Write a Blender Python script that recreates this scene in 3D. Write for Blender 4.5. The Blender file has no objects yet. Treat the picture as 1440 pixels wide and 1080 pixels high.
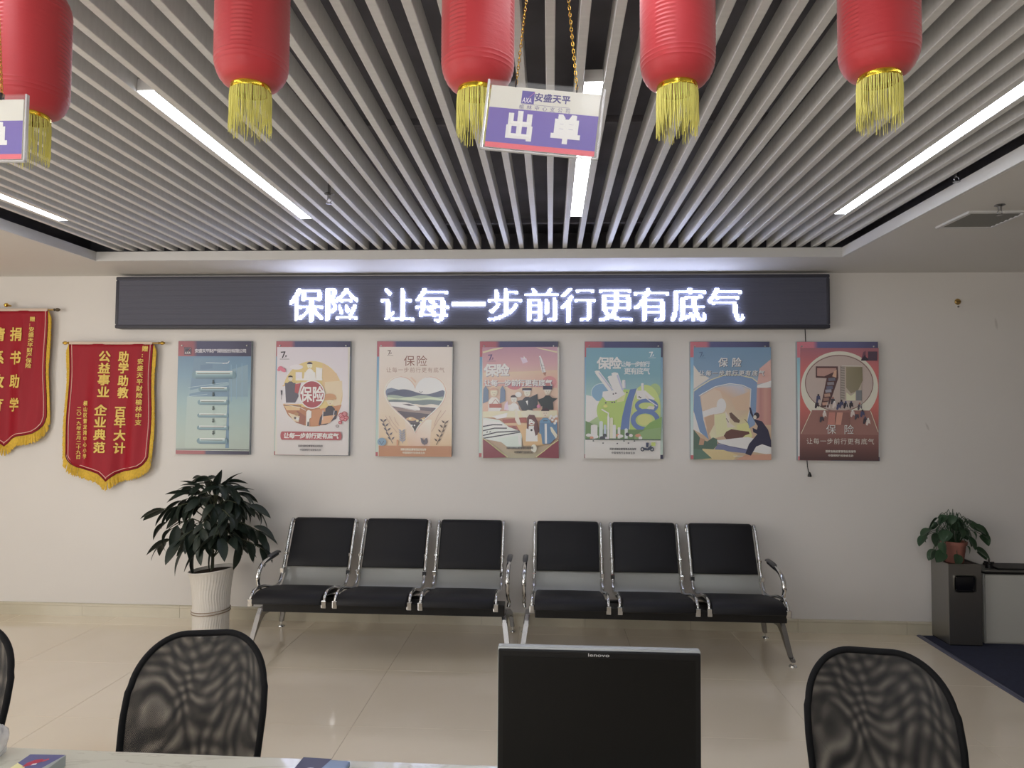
import bpy, bmesh, math, random
from mathutils import Vector, Matrix, Euler
from mathutils.bvhtree import BVHTree
random.seed(7)
PI = math.pi
SC = bpy.context.scene
COL = SC.collection
H = 1.65
# ------------------------------------------------------------------ camera
yaw, pitch, roll, F = .0550004, .0398079, .0065335, 988.5
cy, sy, cp, sp, cr, sr = math.cos(yaw), math.sin(yaw), math.cos(pitch), math.sin(pitch), math.cos(roll), math.sin(roll)
fwd = Vector((-sy*cp, cy*cp, sp)); r0 = Vector((cy, sy, 0)); u0 = r0.cross(fwd)
right = cr*r0 + sr*u0; up = -sr*r0 + cr*u0
cam_d = bpy.data.cameras.new('camera'); cam = bpy.data.objects.new('camera', cam_d); COL.objects.link(cam)
cam_d.sensor_width = 36; cam_d.lens = 36*F/1440; cam_d.clip_start = .02
cam.matrix_world = Matrix(((right.x, up.x, -fwd.x, 0), (right.y, up.y, -fwd.y, 0), (right.z, up.z, -fwd.z, H), (0, 0, 0, 1)))
SC.camera = cam
# ------------------------------------------------------------------ world, lights, exposure
w = bpy.data.worlds.new('world'); SC.world = w; w.use_nodes = True
w.node_tree.nodes['Background'].inputs[0].default_value = (.8, .9, 1, 1)
w.node_tree.nodes['Background'].inputs[1].default_value = .3
SC.view_settings.view_transform = 'Standard'; SC.view_settings.look = 'None'
SC.view_settings.gamma = 1; SC.view_settings.use_curve_mapping = False
SC.view_settings.exposure = 0.09
SC.cycles.use_denoising = True
SC.cycles.max_bounces = 8; SC.cycles.transparent_max_bounces = 24; SC.cycles.sample_clamp_indirect = 6

def area(name, loc, rot, sx, sy_, power, color):
    d = bpy.data.lights.new(name, 'AREA'); d.shape = 'RECTANGLE'; d.size = sx; d.size_y = sy_
    d.energy = power; d.color = color
    o = bpy.data.objects.new(name, d); COL.objects.link(o); o.location = loc; o.rotation_euler = rot
    return o
# daylight through the glazed shop front on the left, out of the frame
area('window_daylight', (-6.25, .2, 1.5), (0, -PI/2, 0), 2.2, 4.6, 128, (1.0, .93, .85))
# added fill light behind the camera, tilted up to lift slats and signs
area('office_fill', (-2.4, -3.0, 1.7), (PI/2+.3, 0, .3), 4.2, 1.5, 96, (1.0, .985, .955))
LAMP = 15.0      # radiance of the linear ceiling lamps
LED = 8.5       # radiance of the message board's diodes

# ------------------------------------------------------------------ helpers
def lin(c):
    r = []
    for v in c[:3]:
        v = v/255
        r.append(v/12.92 if v <= .04045 else ((v+.055)/1.055)**2.4)
    return r
def nd(nt, t, **k):
    n = nt.nodes.new(t)
    for a, b in k.items(): setattr(n, a, b)
    return n
MATS = {}
def mat(name, color=(128, 128, 128), rough=.5, metal=0, coat=0, coat_rough=.05, vcol=False, noise=None, bump=None,
        emit=None, strength=0, spec=.5, trans=0, ior=1.45, alpha=1, sheen=0, linear=False, backface=None):
    if name in MATS: return MATS[name]
    m = bpy.data.materials.new(name); m.use_nodes = True; nt = m.node_tree; b = nt.nodes['Principled BSDF']; L = nt.links.new
    c = list(color) if linear else lin(color)
    b.inputs['Base Color'].default_value = (*c, 1); b.inputs['Roughness'].default_value = rough
    b.inputs['Metallic'].default_value = metal; b.inputs['Coat Weight'].default_value = coat
    b.inputs['Coat Roughness'].default_value = coat_rough; b.inputs['Specular IOR Level'].default_value = spec
    b.inputs['Transmission Weight'].default_value = trans; b.inputs['IOR'].default_value = ior
    b.inputs['Alpha'].default_value = alpha; b.inputs['Sheen Weight'].default_value = sheen
    tc = nd(nt, 'ShaderNodeTexCoord')
    if vcol:
        a = nd(nt, 'ShaderNodeAttribute', attribute_name='Col'); L(a.outputs['Color'], b.inputs['Base Color'])
    if noise:   # (scale, amount) or (scale, amount, (stretch))
        n = nd(nt, 'ShaderNodeTexNoise'); n.inputs['Scale'].default_value = noise[0]; n.inputs['Detail'].default_value = 5
        mp = nd(nt, 'ShaderNodeMapping'); L(tc.outputs['Object'], mp.inputs[0]); L(mp.outputs[0], n.inputs['Vector'])
        if len(noise) > 2: mp.inputs['Scale'].default_value = noise[2]
        r = nd(nt, 'ShaderNodeValToRGB'); L(n.outputs[0], r.inputs[0])
        k = noise[1]
        r.color_ramp.elements[0].position = .3; r.color_ramp.elements[1].position = .7
        r.color_ramp.elements[0].color = (*[v*(1-k) for v in c], 1); r.color_ramp.elements[1].color = (*[min(1, v*(1+k)) for v in c], 1)
        L(r.outputs[0], b.inputs['Base Color'])
    if bump:    # (scale, strength, distance[, stretch])
        n = nd(nt, 'ShaderNodeTexNoise'); n.inputs['Scale'].default_value = bump[0]; n.inputs['Detail'].default_value = 4
        mp = nd(nt, 'ShaderNodeMapping'); L(tc.outputs['Object'], mp.inputs[0]); L(mp.outputs[0], n.inputs['Vector'])
        if len(bump) > 3: mp.inputs['Scale'].default_value = bump[3]
        bp = nd(nt, 'ShaderNodeBump'); bp.inputs['Strength'].default_value = bump[1]; bp.inputs['Distance'].default_value = bump[2]
        L(n.outputs[0], bp.inputs['Height']); L(bp.outputs[0], b.inputs['Normal'])
    if emit:
        b.inputs['Emission Color'].default_value = (*lin(emit), 1); b.inputs['Emission Strength'].default_value = strength
    MATS[name] = m
    return m
def link(name, me, m=None, parent=None, smooth=False, loc=None, rot=None):
    if m is not None:
        for x in (m if isinstance(m, (list, tuple)) else [m]): me.materials.append(x)
    if smooth: me.shade_smooth()
    o = bpy.data.objects.new(name, me); COL.objects.link(o)
    if parent is not None: o.parent = parent
    if loc is not None: o.location = loc
    if rot is not None: o.rotation_euler = rot
    return o
def obj(name, bm, m, parent=None, smooth=False, loc=None, rot=None, recalc=True):
    if recalc: bmesh.ops.recalc_face_normals(bm, faces=bm.faces)
    me = bpy.data.meshes.new(name); bm.to_mesh(me); bm.free()
    o = link(name, me, m, parent, False, loc, rot)
    if smooth:
        me.shade_smooth()
        try: me.set_sharp_from_angle(angle=math.radians(38))
        except Exception: pass
    return o
def tag(o, label=None, cat=None, group=None, kind=None):
    for k, v in (('label', label), ('category', cat), ('group', group), ('kind', kind)):
        if v: o[k] = v
    return o
def thing(name, loc, label, cat, group=None, rotz=0):
    o = bpy.data.objects.new(name, None); COL.objects.link(o); o.location = loc; o.rotation_euler = (0, 0, rotz)
    o.empty_display_size = .1
    return tag(o, label, cat, group)
def box(bm, x0, y0, z0, x1, y1, z1, bev=0, seg=2):
    r = bmesh.ops.create_cube(bm, size=1); vs = r['verts']
    for v in vs:
        v.co = Vector(((x0+x1)/2+v.co.x*(x1-x0), (y0+y1)/2+v.co.y*(y1-y0), (z0+z1)/2+v.co.z*(z1-z0)))
    if bev:
        es = list({e for v in vs for e in v.link_edges})
        bmesh.ops.bevel(bm, geom=es, offset=bev, segments=seg, affect='EDGES', profile=.5)
    return bm
def BX(*a, **k): return box(bmesh.new(), *a, **k)
def smoothpath(pts, n=6):
    P = [Vector(p) for p in pts]
    out = []
    for i in range(len(P)-1):
        a = P[max(i-1, 0)]; b = P[i]; c = P[i+1]; d = P[min(i+2, len(P)-1)]
        for j in range(n):
            t = j/n
            out.append(.5*((2*b)+(c-a)*t+(2*a-5*b+4*c-d)*t*t+(3*b-a-3*c+d)*t**3))
    out.append(P[-1]); return out
def tube(bm, pts, r, n=8, cap=True, flat=1.0):
    P = [Vector(p) for p in pts]; N = len(P); R = r if isinstance(r, (list, tuple)) else [r]*N
    prev = None; rings = []
    for i in range(N):
        t = (P[min(i+1, N-1)]-P[max(i-1, 0)]).normalized()
        if prev is None:
            a = Vector((1, 0, 0)) if abs(t.x) < .8 else Vector((0, 1, 0)); nrm = t.cross(a).normalized()
        else: nrm = (prev - t*prev.dot(t)).normalized()
        prev = nrm; b = t.cross(nrm)
        rings.append([bm.verts.new(P[i]+(nrm*math.cos(2*PI*k/n)*flat+b*math.sin(2*PI*k/n))*R[i]) for k in range(n)])
    for i in range(N-1):
        for k in range(n): bm.faces.new((rings[i][k], rings[i][(k+1) % n], rings[i+1][(k+1) % n], rings[i+1][k]))
    if cap: bm.faces.new(rings[0][::-1]); bm.faces.new(rings[-1])
    return bm
def lathe(bm, prof, n=32, cx=0, cy=0, fx=None):
    rings = []
    for (r, z) in prof:
        ring = []
        for k in range(n):
            a = 2*PI*k/n; p = Vector((cx+r*math.cos(a), cy+r*math.sin(a), z))
            if fx: p = fx(p, r, z, a)
            ring.append(bm.verts.new(p))
        rings.append(ring)
    for i in range(len(rings)-1):
        for k in range(n): bm.faces.new((rings[i][k], rings[i][(k+1) % n], rings[i+1][(k+1) % n], rings[i+1][k]))
    return rings
def prism(bm, pts, x0, x1):      # pts in (y,z), extruded along x
    a = [bm.verts.new((x0, p[0], p[1])) for p in pts]; b = [bm.verts.new((x1, p[0], p[1])) for p in pts]; n = len(pts)
    bm.faces.new(a); bm.faces.new(b[::-1])
    for i in range(n): bm.faces.new((a[i], b[i], b[(i+1) % n], a[(i+1) % n]))
    return bm
def dup(root):
    c = root.copy(); COL.objects.link(c)
    for ch in root.children:
        d = ch.copy(); COL.objects.link(d); d.parent = c
        for g in ch.children:
            e = g.copy(); COL.objects.link(e); e.parent = d
    return c
# ------------------------------------------------------------------ glyphs (built-in font, outlines to mesh)
GL = {}
def glyph(s, weight=0.0):
    weight = 0; k = s
    if k in GL: return GL[k]
    cu = bpy.data.curves.new('t', 'FONT'); cu.body = s; cu.size = 1; cu.resolution_u = 3
    o = bpy.data.objects.new('t', cu); COL.objects.link(o)
    bpy.context.view_layer.update()
    me = bpy.data.meshes.new_from_object(o.evaluated_get(bpy.context.evaluated_depsgraph_get()))
    vs = [(v.co.x, v.co.y) for v in me.vertices]; fs = [tuple(p.vertices) for p in me.polygons]
    bpy.data.objects.remove(o); bpy.data.curves.remove(cu); bpy.data.meshes.remove(me)
    GL[k] = (vs, fs); return GL[k]
EM = glyph('国')
_x0, _x1 = min(v[0] for v in EM[0]), max(v[0] for v in EM[0]); _y0, _y1 = min(v[1] for v in EM[0]), max(v[1] for v in EM[0])
EMC = ((_x0+_x1)/2, (_y0+_y1)/2); EMS = max(_x1-_x0, _y1-_y0)

def BOLD(w):
    if w < .008: return ((0, 0),)
    if w < .03: return ((-w, -w), (w, -w), (w, w), (-w, w))
    return tuple((a*w, b*w) for a in (-1, 0, 1) for b in (-1, 0, 1))
class Art:
    """flat coloured print in local x,z (y = towards the viewer is negative); each call lies a hair above the last"""
    def __init__(s, mp=None, d=.00012, k=1.0, warp=None):
        s.v = []; s.f = []; s.c = []; s.n = 0; s.mp = mp or (lambda x, y: (x, y)); s.d = d; s.k = k; s.warp = warp
    def col(s, c):
        q = [min(.86, v*s.k*(.86 if s.k > 1.4 else 1)) for v in lin(c)]; g = sum(q)/3; f_ = .30 if s.k > 1.4 else 0
        return [v*(1-f_)+g*f_ for v in q]
    def raw(s, pts, faces, cols):
        b = len(s.v); s.n += 1
        for i, p in enumerate(pts):
            x, z = s.mp(*p); y = -s.n*s.d
            if s.warp: x, y, z = s.warp(x, y, z)
            s.v.append((x, y, z)); s.c.append(cols[i] if len(cols) > 1 else cols[0])
        s.f += [tuple(b+i for i in f) for f in faces]
    def poly(s, c, *pts): s.raw(pts, [tuple(range(len(pts)))], [s.col(c)])
    def rect(s, c, x0, y0, x1, y1): s.poly(c, (x0, y0), (x1, y0), (x1, y1), (x0, y1))
    def ell(s, c, cx, cy_, rx, ry=None, n=28, a0=0, a1=2*PI):
        ry = ry or rx; s.poly(c, *[(cx+rx*math.cos(a0+(a1-a0)*i/n), cy_+ry*math.sin(a0+(a1-a0)*i/n)) for i in range(n+(a1-a0 < 6.2))])
    def ring(s, c, cx, cy_, rx, ry, wd, n=40, a0=0, a1=2*PI):
        p = []; 
        for i in range(n+1):
            a = a0+(a1-a0)*i/n; p.append((cx+rx*math.cos(a), cy_+ry*math.sin(a))); p.append((cx+(rx-wd)*math.cos(a), cy_+(ry-wd)*math.sin(a)))
        s.raw(p, [(2*i, 2*i+2, 2*i+3, 2*i+1) for i in range(n)], [s.col(c)])
    def line(s, c, wd, *pts):
        p = []; N = len(pts)
        for i in range(N):
            a = pts[max(i-1, 0)]; b = pts[min(i+1, N-1)]; dx, dy = b[0]-a[0], b[1]-a[1]; l = math.hypot(dx, dy) or 1
            p += [(pts[i][0]-dy/l*wd/2, pts[i][1]+dx/l*wd/2), (pts[i][0]+dy/l*wd/2, pts[i][1]-dx/l*wd/2)]
        s.raw(p, [(2*i, 2*i+2, 2*i+3, 2*i+1) for i in range(N-1)], [s.col(c)])
    def grad(s, x0, y0, x1, y1, stops, axis=1):       # stops [(t,color)...]
        p = []; cc = []
        for t, c in stops:
            q = s.col(c)
            if axis: p += [(x0, y0+(y1-y0)*t), (x1, y0+(y1-y0)*t)]
            else: p += [(x0+(x1-x0)*t, y0), (x0+(x1-x0)*t, y1)]
            cc += [q, q]
        s.raw(p, [(2*i, 2*i+1, 2*i+3, 2*i+2) for i in range(len(stops)-1)], cc)
    def blend(s, pts, cols): s.raw(pts, [tuple(range(len(pts)))], [s.col(c) for c in cols])
    def ch(s, c, g, cx, cy_, size, wgt=.012, sx=1, flip=-1, shear=0):   # one square character centred on cx,cy
        vs, fs = glyph(g); k = size/EMS
        for dx, dy in BOLD(wgt):
            s.raw([(cx+((v[0]+dx-EMC[0])+shear*(v[1]-EMC[1]))*k*sx, cy_+flip*(v[1]+dy-EMC[1])*k) for v in vs], fs, [s.col(c)]); s.n -= .8
        s.n += .8*len(BOLD(wgt))*0+.3
    def row(s, c, t, x0, x1, cy_, size, **k):
        n = len(t)
        for i, g in enumerate(t):
            if g != ' ': s.ch(c, g, x0+(x1-x0)*(i+.5)/n, cy_, size, **k)
    def colm(s, c, t, cx, y0, y1, size, **k):
        n = len(t)
        for i, g in enumerate(t):
            if g != ' ': s.ch(c, g, cx, y0+(y1-y0)*(i+.5)/n, size, **k)
    def fit(s, c, t, x0, y0, x1, y1, wgt=.0, shear=0):
        vs, fs = glyph(t, wgt); X = [v[0] for v in vs]; Y = [v[1] for v in vs]; ax, bx, ay, by = min(X), max(X), min(Y), max(Y)
        for dx, dy in BOLD(wgt):
            s.raw([(x0+(v[0]+dx-ax)/(bx-ax)*(x1-x0)+shear*((v[1]-ay)/(by-ay)-.5), y1+(v[1]+dy-ay)/(by-ay)*(y0-y1)) for v in vs], fs, [s.col(c)]); s.n -= .8
        s.n += .8*len(BOLD(wgt))
    def build(s, name, m, parent, loc=None, rot=None):
        me = bpy.data.meshes.new(name); me.from_pydata(s.v, [], s.f)
        a = me.color_attributes.new('Col', 'FLOAT_COLOR', 'POINT')
        for i, c in enumerate(s.c): a.data[i].color = (*c, 1)
        return link(name, me, m, parent, loc=loc, rot=rot)

# ------------------------------------------------------------------ materials
M_wall = mat('wall_paint', (226, 223, 220), .55, bump=(180, .12, .002), noise=(1.2, .015))
M_gyps = mat('gypsum_paint', (222, 220, 216), .6, bump=(150, .1, .002), noise=(1, .015))
M_trim = mat('white_trim', (214, 214, 214), .4)
M_plen = mat('black_plenum', (122, 120, 128), .9, noise=(3, .2))
M_slat = mat('slat_grey', (222, 222, 222), .38, noise=(14, .05, (.2, 4, 1)))
M_grout = mat('tile_grout', (150, 136, 115), .8)
M_base = mat('cream_ceramic', (205, 198, 178), .18, coat=.4, noise=(4, .05))
M_chrome = mat('chrome', (215, 215, 215), .09, metal=1)
M_cast = mat('cast_steel', (150, 150, 152), .26, metal=1)
M_blackpl = mat('black_plastic', (20, 20, 22), .42)
M_leather = mat('black_leatherette', (26, 26, 30), .55, bump=(90, .12, .002), spec=.35)
M_shell = mat('grey_steel_shell', (148, 148, 143), .36, metal=.4, bump=(400, .05, .001))
M_gold = mat('gold_metal', (212, 172, 80), .22, metal=1)
M_brass = mat('brass', (190, 160, 100), .3, metal=1)
M_print = mat('print', vcol=True, rough=.42, coat=.25, coat_rough=.12)
M_clothp = mat('embroidery', vcol=True, rough=.55)
M_led = mat('led_on', (255, 255, 255), .5, emit=(206, 216, 255), strength=LED)
M_lamp = mat('lamp_diffuser', (255, 255, 255), .5, emit=(244, 248, 255), strength=LAMP)

def wall_material():
    m = M_wall; nt = m.node_tree; b = nt.nodes['Principled BSDF']
    return m
def tile_material():
    m = bpy.data.materials.new('polished_floor_tile'); m.use_nodes = True; nt = m.node_tree; b = nt.nodes['Principled BSDF']; L = nt.links.new
    tc = nd(nt, 'ShaderNodeTexCoord'); oi = nd(nt, 'ShaderNodeObjectInfo')
    n = nd(nt, 'ShaderNodeTexNoise'); n.inputs['Scale'].default_value = 1.6; n.inputs['Detail'].default_value = 6; n.inputs['Distortion'].default_value = .6
    ad = nd(nt, 'ShaderNodeVectorMath', operation='ADD'); L(tc.outputs['Object'], ad.inputs[0]); L(oi.outputs['Location'], ad.inputs[1]); L(ad.outputs[0], n.inputs['Vector'])
    r = nd(nt, 'ShaderNodeValToRGB'); r.color_ramp.elements[0].position = .35; r.color_ramp.elements[1].position = .7
    r.color_ramp.elements[0].color = (*lin((228, 214, 190)), 1); r.color_ramp.elements[1].color = (*lin((233, 220, 198)), 1)
    L(n.outputs[0], r.inputs[0]); L(r.outputs[0], b.inputs['Base Color'])
    b.inputs['Roughness'].default_value = .16; b.inputs['Specular IOR Level'].default_value = .6
    b.inputs['Coat Weight'].default_value = .8; b.inputs['Coat Roughness'].default_value = .07
    return m
M_tile = tile_material()

# ------------------------------------------------------------------ structure: room
XL, XR, YF, YB, ZC = -6.4, 7.4, 5.5, -3.2, 2.735
HX0, HX1, HY1, HY0 = -3.328, 2.006, 4.93, -2.4      # opening of the slatted ceiling
floor = tag(obj('floor', BX(XL, YB, -.12, XR, YF, -.006), M_grout), kind='structure')
tm = bpy.data.meshes.new('floor_tile')
_b = BX(-.3993, -.3993, -.012, .3993, .3993, 0, bev=.0006, seg=1); _b.to_mesh(tm); _b.free(); tm.materials.append(M_tile)
for i in range(18):
    for j in range(12):
        x, y = -6.23+.8*i, -3.1+.8*j
        if x-.4 > XR or y-.4 > YF: continue
        o = bpy.data.objects.new('tile', tm); COL.objects.link(o); o.parent = floor; o.location = (x, y, 0)
def stain_wall():
    nt = M_wall.node_tree; L = nt.links.new; b = nt.nodes['Principled BSDF']
    src = b.inputs['Base Color'].links[0].from_socket
    tc = nd(nt, 'ShaderNodeTexCoord'); sep = nd(nt, 'ShaderNodeSeparateXYZ'); L(tc.outputs['Object'], sep.inputs[0])
    last = src
    for (cx, cz, rx, rz, tilt) in ((2.852, 1.56, .010, .035, .4), (3.371, 2.343, .012, .05, .15)):
        def mth(op, a, c):
            n = nd(nt, 'ShaderNodeMath', operation=op)
            for i, q in enumerate((a, c)):
                if isinstance(q, (int, float)): n.inputs[i].default_value = q
                else: L(q, n.inputs[i])
            return n.outputs[0]
        dx = mth('SUBTRACT', sep.outputs[0], cx); dz = mth('SUBTRACT', sep.outputs[2], cz)
        dx2 = mth('ADD', dx, mth('MULTIPLY', dz, tilt))
        q = mth('ADD', mth('POWER', mth('ABSOLUTE', mth('DIVIDE', dx2, rx), 0), 2), mth('POWER', mth('ABSOLUTE', mth('DIVIDE', dz, rz), 0), 2))
        mr = nd(nt, 'ShaderNodeMapRange'); mr.inputs['From Min'].default_value = 1; mr.inputs['From Max'].default_value = .2; L(q, mr.inputs[0])
        mx = nd(nt, 'ShaderNodeMix', data_type='RGBA'); L(mth('MULTIPLY', mr.outputs[0], .28), mx.inputs[0]); L(last, mx.inputs[6]); mx.inputs[7].default_value = (.25, .22, .2, 1)
        last = mx.outputs[2]
    L(last, b.inputs['Base Color'])
stain_wall()
tag(obj('wall_front', BX(XL-.1, YF, -.1, XR+.1, YF+.15, ZC+.5), M_wall), kind='structure')
tag(obj('wall_right', BX(XR, YB, -.1, XR+.15, YF, ZC+.5), M_wall), kind='structure')
tag(obj('wall_rear', BX(XL, YB-.15, -.1, XR, YB, ZC+.5), M_wall), kind='structure')
# left wall has the glazed front: sill, lintel, two piers
wl = bmesh.new(); box(wl, XL-.15, YB, -.1, XL, -2.4, ZC+.5); box(wl, XL-.15, 2.8, -.1, XL, YF, ZC+.5); box(wl, XL-.15, -2.4, -.1, XL, 2.8, .35); box(wl, XL-.15, -2.4, 2.6, XL, 2.8, ZC+.5)
tag(obj('wall_left', wl, M_wall), kind='structure')
wn = bmesh.new()
for yy in (-2.4, -.7, 1.0, 2.74): box(wn, XL-.1, yy, .35, XL-.04, yy+.06, 2.6)
box(wn, XL-.1, -2.4, .35, XL-.04, 2.8, .41); box(wn, XL-.1, -2.4, 2.54, XL-.04, 2.8, 2.6)
tag(obj('window_1', wn, M_trim), kind='structure')
# gypsum ceiling around the slatted field
cb = bmesh.new(); T = .05
box(cb, XL, YB, ZC, HX0-.02, YF, ZC+T); box(cb, HX1+.02, YB, ZC, XR, YF, ZC+T)
box(cb, HX0-.02, HY1+.02, ZC, HX1+.02, YF, ZC+T); box(cb, HX0-.02, YB, ZC, HX1+.02, HY0-.02, ZC+T)
ceil = tag(obj('ceiling', cb, M_gyps), kind='structure')
fb = bmesh.new(); tz = 2.803
box(fb, HX0-.02, HY0-.02, ZC, HX0, HY1+.02, tz, bev=.002); box(fb, HX1, HY0-.02, ZC, HX1+.02, HY1+.02, tz, bev=.002)
box(fb, HX0, HY1, ZC, HX1, HY1+.02, tz, bev=.002); box(fb, HX0, HY0-.02, ZC, HX1, HY0, tz, bev=.002)
tag(obj('trim_1', fb, M_trim), kind='structure')
pb = bmesh.new(); PX0, PX1, PY0, PY1 = HX0-.25, HX1+.25, HY0-.2, HY1+.3
box(pb, PX0, PY0, 2.99, PX1, PY1, 3.03); box(pb, PX0-.04, PY0, ZC+T, PX0, PY1, 3.03); box(pb, PX1, PY0, ZC+T, PX1+.04, PY1, 3.03)
box(pb, PX0, PY1, ZC+T, PX1, PY1+.04, 3.03); box(pb, PX0, PY0-.04, ZC+T, PX1, PY0, 3.03)
obj('plenum', pb, M_plen, ceil)
# slats: U-shaped aluminium baffles
PITCH, SX0, SW, SZ = .1017, -.006, .0305, 2.81
SH = .085
sm = bpy.data.meshes.new('slat')
_b = BX(-SW/2, HY0+.01, 0, SW/2, HY1+.045, SH, bev=.002, seg=1); _b.to_mesh(sm); _b.free(); sm.materials.append(M_slat)
for k in range(-31, 20):
    o = bpy.data.objects.new('slat', sm); COL.objects.link(o); o.parent = ceil; o.location = (SX0+PITCH*k, 0, SZ)
for i, y in enumerate((-1.8, -.2, 1.4, 3.0, 4.6)):
    obj('carrier_rail', BX(HX0-.1, y-.015, SZ+SH, HX1+.1, y+.015, SZ+SH+.03), M_plen, ceil)
# lamps
lampL = {(-31, 0): 'linear ceiling lamp at the far left of the slats, cut by the photo edge', (-16, 0): 'long linear ceiling lamp left of the first full red lantern',
         (0, 0): 'linear ceiling lamp in the middle, half hidden by the hanging counter sign', (15, 0): 'linear ceiling lamp at the right, near the ceiling air vent'}
for k in (-31, -16, 0, 15):
    for r, (y0, y1) in enumerate(((2.45, 4.14), (.2, 1.89), (-2.1, -.4))):
        x = SX0+PITCH*(k+.5)+PITCH
        t = thing('ceiling_light', (x, (y0+y1)/2, SZ), lampL.get((k, r)) or 'linear ceiling lamp above the %s, %s lamp line from the left, outside the picture' % (('', 'counter', 'office')[r], {-31: 'first', -16: 'second', 0: 'third', 15: 'fourth'}[k]), 'ceiling light', 'linear ceiling lamps')
        hl = (y1-y0)/2; hw = .0345
        obj('diffuser', BX(-hw+.002, -hl, .003, hw-.002, hl, .006), M_lamp, t)
        hb = bmesh.new(); box(hb, -hw, -hl-.004, .006, hw, hl+.004, .05, bev=.001); box(hb, -hw, -hl-.006, .0, -hw+.0015, hl+.006, .01); box(hb, hw-.0015, -hl-.006, .0, hw, hl+.006, .01)
        obj('housing', hb, M_trim, t)
# baseboards
def baseboard(name, x0, x1, y):
    root = tag(obj(name, BX(x0, y-.006, 0, x1, y, .09), M_grout), kind='structure')
    x = x0; off = (-2.928-x0) % .8
    xs = [x0]+[x0+off+.8*i for i in range(40) if x0+off+.8*i < x1]+[x1]
    for a, b in zip(xs[:-1], xs[1:]):
        if b-a < .02: continue
        bm = bmesh.new(); prism(bm, [(y, 0), (y-.014, 0), (y-.014, .078), (y-.018, .082), (y-.018, .092), (y-.012, .098), (y, .1)], a+.001, b-.001)
        obj('baseboard_tile', bm, M_base, root)
baseboard('baseboard_front', XL, XR, YF)
tag(obj('baseboard_right', BX(XR-.014, YB, 0, XR, YF-.02, .1), M_base), kind='structure')

# ceiling vent and sprinklers
vt = thing('ceiling_vent', (2.375, 3.985, ZC), 'square grey air vent with slats in the right plaster ceiling', 'vent')
vb = bmesh.new()
for a in ((-.16, -.165, .16, -.14), (-.16, .14, .16, .165), (-.16, -.14, -.135, .14), (.135, -.14, .16, .14)): box(vb, a[0], a[1], -.012, a[2], a[3], .0, bev=.002)
obj('vent_frame', vb, M_trim, vt)
obj('vent_backing', BX(-.135, -.14, -.002, .135, .14, -.0005), M_plen, vt)
for i in range(7):
    y = -.12+i*.04; b = bmesh.new(); prism(b, [(y, -.003), (y+.028, -.011), (y+.029, -.0095), (y+.001, -.0015)], -.135, .135)
    obj('vent_slat', b, mat('vent_grey', (128, 128, 126), .5), vt)
def sprinkler(loc, label, s=1.0):
    t = thing('ceiling_sprinkler', loc, label, 'sprinkler', 'ceiling sprinklers')
    b = bmesh.new(); lathe(b, [(.0, 0), (.024, 0), (.026, -.004), (.010, -.010), (.009, -.03), (.0, -.03)], 16); obj('body', b, M_cast, t, smooth=True)
    b = bmesh.new(); tube(b, smoothpath([(-.006, 0, -.03), (-.012, 0, -.04), (-.004, 0, -.052)], 3), .002, 6); tube(b, smoothpath([(.006, 0, -.03), (.012, 0, -.04), (.004, 0, -.052)], 3), .002, 6)
    obj('yoke', b, M_cast, t)
    b = bmesh.new(); lathe(b, [(0, -.052), (.016, -.052), (.017, -.055), (0, -.056)], 12); obj('deflector', b, M_cast, t)
    t.scale = (s, s, s)
    return t
sprinkler((2.31, 3.72, ZC), 'small sprinkler head on the plaster ceiling beside the air vent')
def pipe_sprinkler(x, y, z, label):
    t = sprinkler((x, y, z), label)
    b = bmesh.new(); tube(b, [(0, 0, 0), (0, 0, 3.0-z)], .008, 8); obj('pipe', b, M_cast, t)
pipe_sprinkler(-1.1756, 3.62, 2.80, 'small sprinkler head poking down between the ceiling slats')
pipe_sprinkler(1.972, 3.5, 2.84, 'small sprinkler head in the dark gap beside the right lamp')

# ------------------------------------------------------------------ LED message board
ld = thing('led_message_board', (-.685, 5.4, 2.297), 'long black LED board on the wall with glowing white Chinese characters', 'led sign')
W2, HH = 2.79, .413
b = bmesh.new()
for a in ((-W2, 0, W2, .03), (-W2, HH-.03, W2, HH), (-W2, .03, -W2+.03, HH-.03), (W2-.03, .03, W2, HH-.03)): box(b, a[0], 0, a[1], a[2], .1, a[3], bev=.008)
obj('frame', b, mat('led_frame', (62, 63, 74), .5), ld, smooth=True)
def led_face():
    m = bpy.data.materials.new('led_face'); m.use_nodes = True; nt = m.node_tree; b = nt.nodes['Principled BSDF']; L = nt.links.new
    b.inputs['Base Color'].default_value = (*lin((88, 90, 106)), 1); b.inputs['Roughness'].default_value = .5
    tc = nd(nt, 'ShaderNodeTexCoord'); wv = nd(nt, 'ShaderNodeTexWave', wave_type='BANDS', bands_direction='Z'); wv.inputs['Scale'].default_value = 31; wv.inputs['Distortion'].default_value = 0
    L(tc.outputs['Object'], wv.inputs['Vector']); bp = nd(nt, 'ShaderNodeBump'); bp.inputs['Distance'].default_value = .003; bp.inputs['Strength'].default_value = .6
    L(wv.outputs['Fac'], bp.inputs['Height']); L(bp.outputs[0], b.inputs['Normal'])
    return m
obj('display', BX(-W2+.02, .003, .02, W2-.02, .1, HH-.02), led_face(), ld)
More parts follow.
